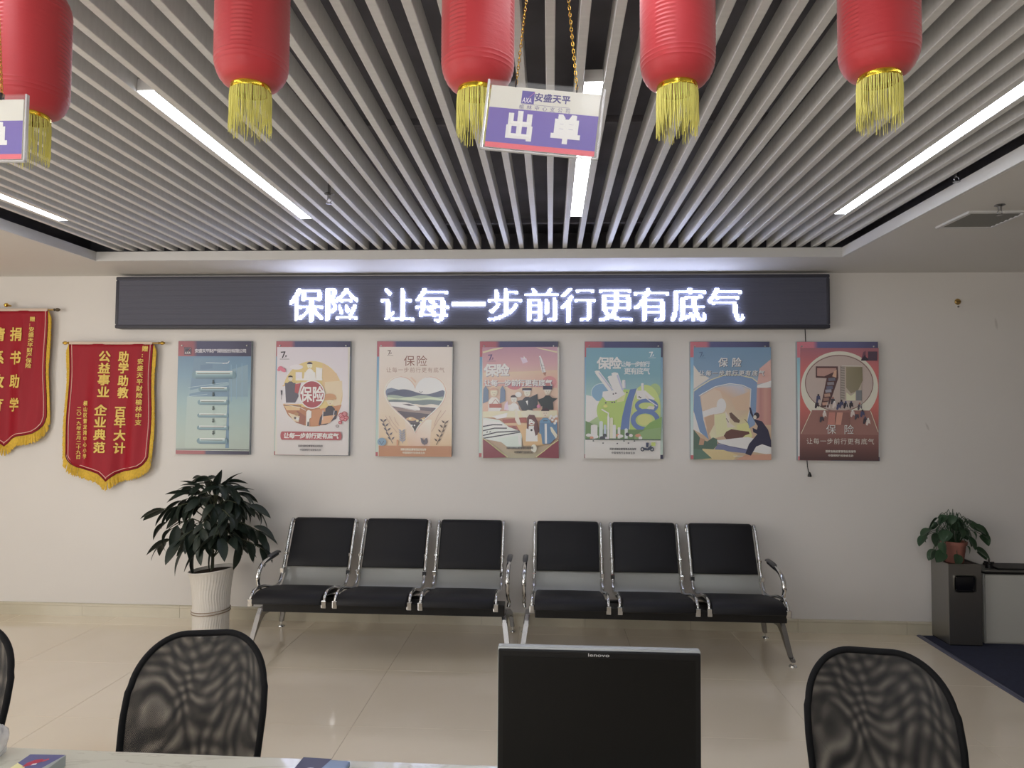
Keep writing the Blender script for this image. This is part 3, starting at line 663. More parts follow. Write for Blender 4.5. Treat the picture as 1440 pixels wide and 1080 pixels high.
# 6: figure pulling an ox by an arch
t, G = poster(1.372, ((36, 60), (706, 62), (42, 1050)), 2.7, 'blue poster with an arched window, a brown animal and a leaning figure', (66, 110, 716, 1052))
G.grad(66, 110, 716, 1052, [(0, (76, 112, 142)), (.2, (86, 118, 146)), (.3, (120, 136, 152)), (.6, (164, 136, 110)), (1, (150, 130, 100))])
G.poly((176, 158, 150), (66, 260), (110, 320), (200, 370), (66, 460)); G.poly((172, 124, 116), (716, 210), (620, 290), (600, 420), (716, 400)); G.poly((168, 164, 170), (600, 430), (716, 390), (716, 440), (600, 470))
G.grad(592, 450, 716, 760, [(0, (156, 116, 112)), (.3, (146, 96, 92)), (.6, (156, 110, 100)), (1, (146, 96, 90))], axis=0)
G.poly((172, 166, 172), (66, 660), (150, 640), (180, 860), (100, 820), (66, 800))
G.poly((84, 112, 148), (72, 480), (110, 440), (200, 380), (320, 342), (440, 344), (560, 372), (600, 400), (590, 660), (566, 700), (520, 816), (500, 816), (540, 620), (548, 460), (470, 425), (370, 412), (240, 440), (118, 510), (150, 720), (196, 884), (120, 820), (66, 640))
G.line((196, 204, 212), 6, (112, 520), (140, 500), (250, 440), (370, 414), (480, 428), (548, 460), (540, 620), (510, 760)); G.line((186, 160, 130), 9, (66, 480), (110, 446), (210, 384), (320, 345), (440, 342), (560, 368), (602, 402))
G.blend([(124, 520), (240, 452), (370, 420), (470, 436), (540, 466), (532, 620), (500, 800), (220, 880), (160, 760)], [(160, 132, 112), (164, 138, 116), (128, 146, 176), (142, 146, 160), (164, 140, 118), (156, 132, 108), (168, 166, 104), (196, 178, 130), (166, 140, 120)])
G.poly((170, 146, 128), (130, 520), (240, 460), (290, 480), (320, 560), (240, 620), (140, 640)); G.poly((162, 136, 110), (380, 540), (540, 480), (534, 640), (420, 640)); G.poly((186, 180, 178), (140, 650), (220, 620), (300, 600), (310, 660), (200, 680), (150, 700)); G.ell((206, 196, 184), 300, 600, 40, 60)
G.poly((150, 122, 96), (160, 700), (240, 670), (240, 760), (190, 850)); G.poly((194, 178, 120), (240, 680), (340, 660), (400, 800), (260, 850)); G.poly((170, 170, 96), (430, 760), (520, 740), (560, 850), (540, 890), (440, 860))
G.poly((86, 66, 58), (366, 664), (384, 656), (420, 690), (456, 724), (450, 744), (410, 738), (376, 702)); G.poly((176, 156, 142), (330, 640), (372, 700), (366, 740), (420, 780), (350, 784)); G.line((90, 70, 64), 5, (340, 706), (362, 740)); G.line((90, 70, 64), 5, (494, 712), (520, 742))
G.poly((84, 54, 50), (320, 852), (340, 818), (384, 796), (460, 808), (530, 816), (536, 834), (500, 846), (460, 880), (430, 904), (350, 890)); G.poly((180, 160, 170), (330, 880), (350, 896), (386, 950), (372, 950)); G.poly((120, 90, 84), (440, 890), (460, 884), (420, 944), (406, 944))
G.poly((176, 172, 176), (260, 890), (520, 860), (600, 880), (716, 940), (716, 1010), (600, 990), (400, 960), (300, 930)); G.poly((86, 92, 128), (270, 920), (560, 970), (540, 1000), (240, 970)); G.line((70, 66, 100), 5, (270, 912), (370, 940), (500, 966))
G.poly((66, 88, 78), (66, 800), (130, 880), (180, 900), (230, 866), (264, 880), (266, 930), (200, 1000), (66, 1040)); G.poly((146, 110, 84), (120, 870), (160, 880), (150, 930), (110, 930)); G.poly((176, 146, 96), (140, 960), (320, 970), (440, 1010), (400, 1052), (150, 1052)); G.poly((70, 98, 86), (66, 960), (140, 970), (220, 1040), (66, 1052)); G.line((206, 190, 170), 5, (400, 1020), (560, 1020), (700, 1030)); G.poly((158, 112, 88), (500, 1010), (716, 1000), (716, 1052), (420, 1052))
G.poly((92, 116, 150), (560, 640), (584, 650), (580, 760), (530, 790), (540, 700))
G.poly((40, 40, 62), (532, 612), (546, 616), (566, 680), (590, 716), (640, 730), (690, 800), (714, 890), (716, 946), (640, 920), (590, 940), (546, 1016), (500, 1000), (530, 920), (600, 836), (566, 820), (560, 784), (596, 800), (604, 770), (570, 716), (540, 660))
G.ell((52, 44, 56), 594, 682, 24, 26); G.ell((196, 160, 148), 580, 696, 14, 17); G.poly((190, 150, 140), (532, 612), (540, 600), (548, 616))
seven(G, (60, 84, 116), 112, 152, 50)
for dx, c in ((2, (58, 62, 80)), (-1.5, (206, 210, 214))): G.row(c, '保险', 258+dx, 484+dx, 240+dx, 72, wgt=.018, shear=.1)
for dx, c in ((2, (60, 60, 76)), (-1.5, (204, 206, 208))): G.row(c, SLOG, 108+dx, 664+dx, 330+dx, 42, wgt=.02, shear=.12)
done(t, G)

# 7: dark red anniversary poster
t, G = poster(2.18, ((32, 48), (616, 48), (44, 908)), 3.3, 'dark red poster with a large outlined seven inside a ring, rightmost of the row', (56, 94, 618, 905), wide=.606)
G.grad(56, 94, 618, 905, [(0, (120, 66, 80)), (.2, (150, 66, 68)), (.5, (150, 64, 58)), (.75, (106, 60, 58)), (1, (62, 40, 42))])
G.ell((166, 148, 136), 338, 380, 276, 262, n=60); G.ell((134, 120, 114), 336, 346, 246, 204, n=60); G.ring((86, 60, 54), 336, 350, 244, 204, 5, n=60)
G.poly((112, 74, 68), (140, 545), (560, 545), (616, 720), (616, 905), (56, 905), (60, 730)); G.blend([(56, 720), (618, 720), (618, 905), (56, 905)], [(104, 64, 60), (104, 64, 60), (60, 40, 42), (60, 40, 42)])
G.line((176, 150, 130), 4, (140, 548), (64, 716)); G.line((176, 150, 130), 4, (560, 548), (614, 700))
G.poly((66, 44, 46), (168, 228), (326, 228), (330, 312), (260, 524), (204, 524), (246, 314), (168, 310)); G.poly((132, 96, 88), (178, 240), (316, 240), (312, 262), (230, 300), (178, 298)); G.poly((158, 116, 90), (300, 262), (318, 250), (316, 310), (286, 300))
for i, (y, c) in enumerate(((316, (74, 76, 92)), (346, (96, 92, 100)), (376, (70, 72, 92)), (400, (106, 106, 120)), (430, (132, 100, 84)), (460, (112, 80, 70)), (492, (140, 104, 88)))): G.line(c, 22, (258-i*7, y+8), (308-i*9, y+4))
G.rect((120, 112, 104), 346, 226, 376, 470); G.line((70, 60, 62), 3, (346, 226), (346, 470)); 
for y in range(236, 470, 18): G.line((66, 58, 62), 4, (348, y), (374, y+6))
G.rect((132, 122, 108), 380, 222, 494, 470); G.line((172, 162, 146), 3, (352, 222), (500, 226)); G.blend([(384, 232), (500, 232), (502, 330), (470, 400), (420, 424), (384, 380)], [(104, 96, 74), (92, 86, 62), (92, 86, 62), (96, 90, 70), (106, 96, 78), (104, 96, 76)]); G.poly((186, 170, 124), (386, 416), (418, 440), (450, 418), (450, 474), (386, 474)); G.rect((84, 88, 92), 456, 400, 496, 474)
G.poly((84, 48, 66), (506, 124), (524, 116), (522, 170), (490, 186)); G.poly((40, 34, 48), (490, 186), (520, 140), (526, 160), (560, 186)); G.rect((60, 44, 60), 540, 120, 606, 186)
for i, (x, y) in enumerate(((186, 450), (176, 500), (230, 570), (290, 470), (330, 510), (420, 500), (430, 560), (460, 580), (500, 560), (520, 610), (300, 500), (480, 510), (350, 490), (380, 500), (540, 620), (210, 600))):
    G.ell(((44, 38, 46), (50, 52, 82), (176, 168, 160), (120, 70, 60))[i % 4], x, y-14, 7, 8); G.poly(((50, 52, 82), (46, 40, 48), (150, 140, 136), (54, 50, 60))[i % 4], (x-12, y-8), (x+12, y-8), (x+16, y+24), (x+4, y+14), (x-6, y+34), (x-16, y+28))
for x in (240, 380, 480): G.line((196, 190, 186), 4, (x, 530), (x+14, 480), (x+26, 528))
for x0, c in ((262, (140, 84, 74)), (318, (156, 100, 84)), (360, (102, 66, 62))): G.poly(c, (x0, 560), (x0+44, 560), (x0+40, 650), (x0-14, 650))
for dx, c in ((2, (70, 44, 44)), (0, (200, 178, 160))): G.ch(c, '保', 276+dx, 684+dx, 64, wgt=.005); G.ch(c, '险', 402+dx, 684+dx, 64, wgt=.005)
G.row((180, 158, 142), SLOG, 98, 584, 768, 40, wgt=-.004); G.row((164, 150, 142), ORG1, 236, 452, 840, 16, wgt=.02); G.row((164, 150, 142), ORG2, 254, 434, 870, 16, wgt=.02)
done(t, G)

# ------------------------------------------------------------------ award pennants
M_velvet = mat('crimson_velvet', (158, 12, 36), .6, sheen=0, bump=(60, .1, .003))
M_velvet2 = mat('dark_velvet_edge', (120, 14, 34), .6)
M_fringe = mat('golden_fringe', (222, 182, 52), .55, noise=(60, .15))
def tail(x):        # lower edge of the pennant cloth
    a = abs(x); K = ((0, -1.10), (.03, -1.072), (.07, -1.04), (.13, -1.018), (.2, -1.008), (.26, -.992), (.30, -.965), (.335, -.92), (.352, -.86))
    for (p, q), (r_, s_) in zip(K, K[1:]):
        if a <= r_: return q+(s_-q)*(a-p)/(r_-p)
    return -.86
def pennant(cx, cz, label, ph, amp=.017):
    t = thing('award_pennant', (cx, 5.446, cz), label, 'pennant', 'red award pennants with gold fringe')
    def wy(x, z):
        q = min(1, .25-z*.9)
        return amp*q*(math.sin(x*19+ph+z*1.3)+.5*math.sin(x*37+ph*2-z*2))
    def hw(z): return .345+.006*math.sin(z*9+ph)+.01*min(1, -z*2)*0
    bm = bmesh.new(); N, Mr = 48, 36; g = []
    for i in range(N+1):
        x = -.352+.704*i/N; zb = tail(x); colv = []
        for j in range(Mr+1):
            z = zb*j/Mr; xx = x*(hw(z)/.352); colv.append(bm.verts.new((xx, wy(x, z), z)))
        g.append(colv)
    for i in range(N):
        for j in range(Mr): bm.faces.new((g[i][j], g[i][j+1], g[i+1][j+1], g[i+1][j]))
    geom = bm.faces[:]; bmesh.ops.recalc_face_normals(bm, faces=geom)
    o = obj('cloth', bm, M_velvet, t, smooth=True); so = o.modifiers.new('s', 'SOLIDIFY'); so.thickness = .003
    # outline points
    out = [(-.352*(hw(z)/.352), z) for z in [-.86*i/30 for i in range(31)]]+[(x, tail(x)) for x in [-.352+.704*i/60 for i in range(1, 60)]]+[(.352*(hw(z)/.352), z) for z in [-.86*(30-i)/30 for i in range(31)]]
    def inset(d): 
        r_ = []
        for i in range(len(out)):
            a = Vector(out[max(i-1, 0)]); b_ = Vector(out[min(i+1, len(out)-1)]); n = (b_-a).normalized(); n = Vector((-n.y, n.x)); r_.append(Vector(out[i])+n*d)
        return r_
    for (d, r_, m_, nm) in ((.022, .0032, mat('pink_piping', (236, 190, 178), .5), 'piping'), (.004, .004, M_velvet2, 'hem')):
        b = bmesh.new(); tube(b, [(p.x, wy(p.x, p.y)-.004, p.y) for p in inset(d)], r_, 5); obj(nm, b, m_, t, smooth=True)
    b = bmesh.new(); ins = inset(0)
    for i in range(len(out)-1):
        for s_ in range(3 if abs(out[i][0]) < .34 else 6):
            f_ = (s_+random.random()*.5)/(3 if abs(out[i][0]) < .34 else 6); p = Vector(out[i]).lerp(Vector(out[i+1]), f_)
            side = abs(p.x) > .338 and p.y > -.88
            nout = (-(inset_dir(out, i))).normalized()
            if side: d = Vector((nout.x*.024, -.055))
            else: d = Vector((nout.x*.02, -.066-.012*random.random()))
            q = p+d*(.9+.2*random.random()); y = wy(p.x, p.y)
            y0, y1 = y+.001-.004*random.random(), y-.006*random.random()+.002
            w_ = .0035
            dd = (q-p).normalized(); pr = Vector((-dd.y, dd.x))*w_
            vs = [b.verts.new((v.x, yy, v.y)) for v, yy in ((p-pr, y0), (p+pr, y0), (q+pr*.8, y1), (q-pr*.8, y1))]; b.faces.new(vs)
            vs2 = [b.verts.new((v.x, yy+.002, v.y)) for v, yy in ((p-pr, y0), (p+pr, y0), (q+pr*.8, y1), (q-pr*.8, y1))]; b.faces.new(vs2[::-1])
    tag(obj('fringe', b, M_fringe, t, recalc=False), kind='stuff')
    b = bmesh.new(); tube(b, [(-.365, .004, .008), (.40, .004, .008)], .007, 8); obj('rod', b, M_brass, t, smooth=True)
    b = bmesh.new(); box(b, -.345, -.006, -.004, .345, -.001, .018, bev=.003); obj('sleeve', b, mat('pale_ribbon', (216, 196, 180), .6), t)
    for s_ in (-1, 1):
        b = bmesh.new(); lathe(b, [(.007, 0), (.011, .004), (.006, .012), (.013, .022), (.015, .034), (.010, .046), (.003, .054), (0, .055)], 14)
        obj('finial', b, M_gold if s_ < 0 or cx > -4 else mat('dark_finial', (90, 80, 66), .4, metal=.6), t, smooth=True, rot=(0, s_*PI/2, 0), loc=(s_*.372+.02, .004, .008))
    b = bmesh.new(); lathe(b, [(0, .03), (.010, .028), (.017, .018), (.017, .010), (.009, .003), (.006, -.035), (0, -.035)], 14); obj('hook', b, M_gold, t, smooth=True, rot=(PI/2, 0, 0), loc=(.0, .004, .045)) if cx < -4 else b.free()
    W = lambda x, y, z: (x, wy(x, z)+y-.0085, z)
    return t, Art(mp=lambda x, z: (x, z), d=.00002, warp=W)
def inset_dir(out, i):
    a = Vector(out[max(i-1, 0)]); b_ = Vector(out[min(i+1, len(out)-1)]); n = (b_-a).normalized(); return Vector((-n.y, n.x))
GOLD = (250, 208, 110)
def U(x): return (x-598)*.001535
def V_(y): return -(y-238)*.0015
t, G = pennant(-3.53, 2.175, 'whole red award pennant with gold writing beside the flow chart poster', .8)
def putcol(s, x, ys, size, w_=.02):
    for g_, y in zip(s, ys): G.ch(GOLD, g_, U(x), V_(y), size, wgt=w_, flip=1, shear=.05)
putcol('助学助教', 672, (308, 368, 436, 500), .080, .028); putcol('百年大计', 658, (602, 658, 727, 795), .080, .028)
putcol('公益事业', 570, (306, 370, 432, 497), .080, .028); putcol('企业典范', 560, (594, 658, 724, 792), .080, .028)
putcol('赠:', 787, (264, 297), .042); putcol('安盛天平财险榆林中支', 766, [333+i*36 for i in range(10)], .042)
putcol('横山区雷龙湾中心小学', 470, [557+i*31.5 for i in range(10)], .036); putcol('二〇一九年五月二十九日', 436, [586+i*25.8 for i in range(11)], .031)
G.build('gold_lettering', M_clothp, t)
t, G = pennant(-4.41, 2.445, 'red award pennant at the left edge of the photo, hung higher, cut by the frame', 2.4)
for g_, z in zip('捐书助学', (-.195, -.385, -.575, -.765)): G.ch(GOLD, g_, .093, z, .10, wgt=.025, flip=1, shear=.04)
for g_, z in zip('情系教育', (-.195, -.385, -.575, -.765)): G.ch(GOLD, g_, -.062, z, .10, wgt=.025, flip=1, shear=.04)
for i, g_ in enumerate('赠:安盛天平财产保险'): G.ch(GOLD, g_, .222-.002*i, -.07-.042*i, .036, wgt=.02, flip=1)
G.build('gold_lettering', M_clothp, t)

# ------------------------------------------------------------------ waiting benches
def bench_seat(root, x0, x1):
    # side profile (y back, z) measured from the bench front
    back = smoothpath([(0, .47, .362), (0, .52, .39), (0, .575, .455), (0, .66, .60), (0, .755, .79)], 5)
    sh = smoothpath([(0, .03, .405), (0, .10, .408), (0, .30, .378), (0, .42, .352), (0, .475, .356), (0, .53, .395), (0, .585, .47), (0, .66, .605), (0, .75, .785), (0, .765, .79)], 4)
    def strip(path, th, a, b_, m, nm, sm=True):
        bm = bmesh.new(); n = len(path); top = [(p.y, p.z) for p in path]; bot = []
        for i, p in enumerate(path):
            t_ = (path[min(i+1, n-1)]-path[max(i-1, 0)]).normalized(); bot.append((p.y+t_.z*th, p.z-t_.y*th))
        for s_ in range(n-1):
            pass
        L1 = [bm.verts.new((a, *q)) for q in top]; R1 = [bm.verts.new((b_, *q)) for q in top]; L2 = [bm.verts.new((a, *q)) for q in bot]; R2 = [bm.verts.new((b_, *q)) for q in bot]
        for i in range(n-1):
            bm.faces.new((L1[i], R1[i], R1[i+1], L1[i+1])); bm.faces.new((L2[i], L2[i+1], R2[i+1], R2[i])); bm.faces.new((L1[i], L1[i+1], L2[i+1], L2[i])); bm.faces.new((R1[i], R2[i], R2[i+1], R1[i+1]))
        bm.faces.new((L1[0], L2[0], R2[0], R1[0])); bm.faces.new((L1[-1], R1[-1], R2[-1], L2[-1]))
        return obj(nm, bm, m, root, smooth=sm)
    strip(sh, .004, x0+.012, x1-.012, M_shell, 'seat_shell')
    def pad(cpath, th, nm):    # cushion: closed rounded section lofted along x with soft ends
        n = len(cpath); sec = []
        for i, p in enumerate(cpath):
            t_ = (cpath[min(i+1, n-1)]-cpath[max(i-1, 0)]).normalized(); u = i/(n-1); e = min(1, (min(u, 1-u)*n/2.2+.25)) ** .5
            sec.append((Vector((0, p.y, p.z)), Vector((0, -t_.z, t_.y)), e))
        bm = bmesh.new(); rings = []
        xs = [(x0+.016, .35), (x0+.019, .8), (x0+.03, 1), ((x0+x1)/2, 1.05), (x1-.03, 1), (x1-.019, .8), (x1-.016, .35)]
        for (x, k) in xs:
            r_ = [bm.verts.new((x, *(p+nn*th*e*k).yz)) for (p, nn, e) in sec]+[bm.verts.new((x, *(p+nn*.002).yz)) for (p, nn, e) in sec[::-1]]
            rings.append(r_)
        m_ = len(rings[0])
        for a, b_ in zip(rings, rings[1:]):
            for i in range(m_): bm.faces.new((a[i], a[(i+1) % m_], b_[(i+1) % m_], b_[i]))
        bm.faces.new(rings[0]); bm.faces.new(rings[-1][::-1])
        return obj(nm, bm, M_leather, root, smooth=True)
    pad(smoothpath([(0, -.012, .372), (0, -.008, .395), (0, .03, .408), (0, .10, .408), (0, .30, .380), (0, .42, .356), (0, .455, .354)], 5), .032, 'seat_pad')
    pad(smoothpath([(0, .592, .488), (0, .66, .605), (0, .70, .685), (0, .75, .783), (0, .762, .797), (0, .775, .790)], 5), .028, 'back_pad')
    for x in (x0, x1):
        bm = bmesh.new(); tube(bm, smoothpath([(x, -.008, .385), (x, .015, .428), (x, .08, .446), (x, .20, .435), (x, .36, .392), (x, .45, .385), (x, .50, .405), (x, .555, .47), (x, .60, .56), (x, .68, .72), (x, .725, .80), (x, .752, .815), (x, .778, .795), (x, .775, .76)], 5), .0115, 10)
        r_ = obj('side_rail', bm, M_chrome, root, smooth=True)
        bm = bmesh.new(); box(bm, x-.016, -.022, .352, x+.016, .006, .402, bev=.004); box(bm, x-.015, .53, .445, x+.015, .575, .485, bev=.004); box(bm, x-.014, .60, .565, x+.014, .625, .59, bev=.004)
        obj('rail_clamp', bm, M_chrome, r_)
def bench_leg(root, x, s):
    bm = bmesh.new()
    P = [(.34, .272), (.235, .272), (.215, .235), (.16, .05), (.125, .05), (.12, .03), (.145, .03), (.17, .045), (.27, .19), (.31, .215), (.42, .20), (.60, .165), (.715, .115), (.72, .035), (.745, .035), (.75, .125), (.735, .15), (.61, .205), (.42, .25)]
    # splayed outwards slightly towards the floor
    a = [bm.verts.new((x-.016+s*.04*(1-p[1]/.26), *p)) for p in P]; b_ = [bm.verts.new((x+.016+s*.04*(1-p[1]/.26), *p)) for p in P]; n = len(P)
    bm.faces.new(a); bm.faces.new(b_[::-1])
    for i in range(n): bm.faces.new((a[i], b_[i], b_[(i+1) % n], a[(i+1) % n]))
    bmesh.ops.bevel(bm, geom=[e for e in bm.edges if abs((e.verts[0].co-e.verts[1].co).x) < .02], offset=.004, segments=2, affect='EDGES')
    lg = obj('leg', bm, M_cast, root)
    for yy in (.135, .733):
        bm = bmesh.new(); lathe(bm, [(.0, .05), (.007, .05), (.007, .012), (.024, .008), (.027, 0), (0, 0)], 16)
        obj('foot', bm, M_chrome, lg, smooth=True, loc=(x+s*.036, yy, 0))
def bench(cx, label, ao=0):
    t = thing('waiting_bench', (cx, 4.62, 0), label, 'bench', 'chrome and black waiting benches')
    for i in range(3):
        c = (i-1)*.568; bench_seat(t, c-.247, c+.247)
    obj('beam', BX(-.80, .15, .272, .86, .27, .350, bev=.006), mat('beam_black', (26, 26, 28), .35), t)
    obj('rear_rail', BX(-.80, .34, .30, .80, .38, .345, bev=.003), mat('beam_black', (26, 26, 28), .35), t)
    for s in (-1, 1):
        x = s*.852
        bench_leg(t, x, s)
        x += ao
        bm = bmesh.new(); tube(bm, smoothpath([(x, .26, .31), (x+s*.004, .27, .345), (x, .22, .378), (x, .15, .43), (x, .118, .50), (x, .145, .56), (x, .22, .592), (x, .34, .60), (x, .45, .607)], 6), [.013]*24+[.0155]*25, 10, flat=1)
        ar = obj('armrest', bm, M_chrome, t, smooth=True)
        bm = bmesh.new(); tube(bm, [(x, .30, .606), (x, .33, .616), (x, .40, .62), (x, .47, .62), (x, .50, .61)], [.012, .019, .02, .019, .012], 10, flat=.5)
        obj('arm_pad', bm, mat('arm_grey', (70, 70, 72), .4), ar, smooth=True)
    return t
bench(-1.165, 'left waiting bench with three black seats, beside the tall white pot', .03)
bench(.70, 'right waiting bench with three black seats, behind the monitor', -.02)

# ------------------------------------------------------------------ plants
M_leaf = mat('dark_leaf', (38, 48, 40), .42, noise=(6, .25), spec=.4)
M_leaf2 = mat('pothos_leaf', (52, 76, 54), .4, noise=(8, .3), spec=.4)
M_stem = mat('stem', (74, 78, 58), .6)
def leafmesh(name, L_, W_, droop, kind, m):
    bm = bmesh.new(); n = 8; rows = []
    for i in range(n+1):
        u = i/n
        if kind == 'lance': w_ = W_*(math.sin(PI*u**.85))**.8*(1 if u < .97 else .3)
        else: w_ = W_*(1.15*math.sqrt(max(0, 1-(1-u)**4)))*(1-u**2.2)**.75 if u < 1 else 0
        w_ = max(w_, .0008); x = L_*u*math.cos(droop*u*.6); z = -L_*droop*u*u*.55
        rows.append([bm.verts.new((x, -w_, z+w_*.25)), bm.verts.new((x, -w_*.5, z+w_*.06)), bm.verts.new((x, 0, z-.001)), bm.verts.new((x, w_*.5, z+w_*.06)), bm.verts.new((x, w_, z+w_*.25))])
    for a, b_ in zip(rows, rows[1:]):
        for k in range(4): bm.faces.new((a[k], b_[k], b_[k+1], a[k+1]))
    me = bpy.data.meshes.new(name); bm.to_mesh(me); bm.free(); me.materials.append(m); me.shade_smooth(); return me
L1 = [leafmesh('leaf', l, w_, d, 'lance', M_leaf) for l, w_, d in ((.19, .036, .6), (.16, .032, 1.0), (.21, .040, .4), (.14, .031, .7))]
L2 = [leafmesh('leaf', l, w_, d, 'heart', M_leaf2) for l, w_, d in ((.10, .040, .5), (.085, .036, .9), (.115, .044, .3))]
def aim(o, d, rollang):
    o.rotation_mode = 'QUATERNION'
    d = d.normalized(); side = Vector((0, 0, 1)).cross(d)
    if side.length < .05: side = Vector((0, 1, 0))
    side.normalize(); n = d.cross(side)
    M_ = Matrix((d, side, n)).transposed(); o.rotation_quaternion = (M_.to_quaternion() @ Euler((rollang, 0, 0)).to_quaternion())
pt = thing('potted_plant', (-2.50, 5.13, 0), 'tall dark green leafy plant in a ribbed white floor pot', 'plant')
def potfx(p, r, z, a):
    k = max(0, (z-.30)/.19)
    return Vector((p.x+.0*z, p.y, p.z+(.018*math.cos(a))*k if z > .3 else p.z))
bm = bmesh.new()
prof = [(0, .006), (.110, 0), (.125, .004), (.1265, .06), (.1265, .155), (.128, .160), (.133, .164), (.133, .170), (.129, .174), (.134, .180), (.133, .187), (.1275, .192), (.130, .26), (.138, .36), (.150, .43), (.162, .466), (.166, .472), (.163, .478), (.155, .476), (.148, .44), (.14, .41)]
def ribs(p, r, z, a):
    v = potfx(p, r, z, a)
    if r > .1 and z < .44 and not (.156 < z < .19) and z > .006:
        k = 1+.013*math.sin(a*44+2.2*math.sin(z*26))
        v.x *= k; v.y *= k
    return v
# denser vertical steps for the ribs
pf = []
for (a, b_) in zip(prof, prof[1:]):
    n = max(1, int(abs(b_[1]-a[1])/.02)); pf += [(a[0]+(b_[0]-a[0])*i/n, a[1]+(b_[1]-a[1])*i/n) for i in range(n)]
pf.append(prof[-1]); lathe(bm, pf, 176, fx=ribs)
M_pot = mat('white_ceramic', (226, 222, 215), .4, coat=.2)
po = obj('pot', bm, M_pot, pt, smooth=True)
bm = bmesh.new()
for zz, dd in ((.166, .0), (.184, 0)): tube(bm, [(.1345*math.cos(a*2*PI/40), .1345*math.sin(a*2*PI/40), zz+.006*math.cos(a*2*PI/40)) for a in range(41)], .0035, 6, cap=False)
obj('band', bm, mat('pot_band', (150, 132, 112), .6), po, smooth=True)
bm = bmesh.new(); lathe(bm, [(0, .462), (.153, .455)], 24, fx=potfx); bm.verts.ensure_lookup_table(); obj('soil', bm, mat('soil', (70, 56, 46), .95, bump=(40, .8, .01)), pt)
bm = bmesh.new(); tube(bm, smoothpath([(.0, 0, .42), (.004, 0, .55), (-.008, .01, .68), (.012, 0, .85), (.02, .01, 1.02)], 5), [.013-.0003*i for i in range(21)], 8); obj('stem', bm, M_stem, pt, smooth=True)
rnd = random.Random(11); nleaf = 0
tips = []
for i in range(36):     # branches, arching out
    a = i*2.399+rnd.uniform(-.2, .2); hgt = .64+.42*(i/36)+rnd.uniform(-.03, .03); rad = (.37 if i < 20 else .29)*(.78+.3*rnd.random())*(1.0 if i < 28 else .65)
    ex, ey = math.cos(a)*rad, math.sin(a)*rad*.62
    if ey > .22: ey = .22
    top = Vector((ex, ey, hgt+.02+.06*rnd.random()-(.07 if i < 16 else 0)))
    pth = smoothpath([(.01, .005, hgt-.08), (ex*.45, ey*.45, hgt+.06), tuple(top)], 5)
    bm = bmesh.new(); tube(bm, pth, [.0055-.0003*k for k in range(len(pth))], 6); obj('branch', bm, M_stem, pt, smooth=True)
    for q in range(7):
        s_ = .5+.5*q/6; p = pth[min(len(pth)-1, int(s_*(len(pth)-1)))]; ang = a+(-1)**q*(.35+.8*rnd.random())*(1 if q < 6 else .2)
        dr = -.2-.8*rnd.random()+(.5 if i > 27 else 0)
        d = Vector((math.cos(ang), math.sin(ang)*.7, dr))
        if p.y+d.normalized().y*.17 > .33: d.y = -abs(d.y)*.2
        o = bpy.data.objects.new('leaf', L1[rnd.randrange(4)]); COL.objects.link(o); o.parent = pt; o.location = p; aim(o, d, rnd.uniform(-.7, .7)); k = rnd.uniform(.7, 1.05); o.scale = (k, k, k); nleaf += 1
for (x, z, dx, dz) in ((.09, 1.08, .5, .75), (.03, 1.02, .1, .9), (-.12, 1.02, -.6, .15), (.17, .98, .8, .2), (-.05, 1.05, -.3, .3), (-.33, .82, -1, -.45), (.32, .80, 1, -.2), (-.2, .62, -.5, -.9), (-.12, .60, -.25, -1), (.20, .66, .15, -1), (.02, .66, -.3, -1)):
    o = bpy.data.objects.new('leaf', L1[rnd.randrange(3)]); COL.objects.link(o); o.parent = pt; o.location = (x, -.03, z); aim(o, Vector((dx, -.12, dz)), rnd.uniform(-.6, .6))
# waste bin
bn = thing('waste_bin', (2.965, 5.365, 0), 'square stainless steel waste bin with a black opening, under the small plant', 'bin')
M_steel = mat('brushed_steel', (150, 148, 144), .3, metal=.9, bump=(8, .08, .001, (30, 30, 1)))
BHh = .57
bm = bmesh.new(); box(bm, -.115, -.115, .012, .115, .115, BHh, bev=.003)
obj('body', bm, M_steel, bn)
obj('base', BX(-.112, -.112, 0, .112, .112, .012), M_blackpl, bn)
bm = bmesh.new()
for a in ((-.115, -.115, .115, -.103), (-.115, .103, .115, .115), (-.115, -.103, -.103, .103), (.103, -.103, .115, .103)): box(bm, a[0], a[1], BHh, a[2], a[3], BHh+.012, bev=.001)
obj('top_rim', bm, M_steel, bn)
obj('ash_tray', BX(-.103, -.103, BHh, .103, .103, BHh+.004), mat('tray_brown', (66, 50, 44), .6), bn)
bm = bmesh.new(); box(bm, -.082, -.1215, .385, .07, -.113, .507, bev=.02); 
obj('opening_frame', bm, M_steel, bn, smooth=True)
bm = bmesh.new(); box(bm, -.074, -.1235, .392, .062, -.116, .500, bev=.016); obj('opening_flap', bm, mat('flap_black', (14, 14, 20), .3), bn, smooth=True)
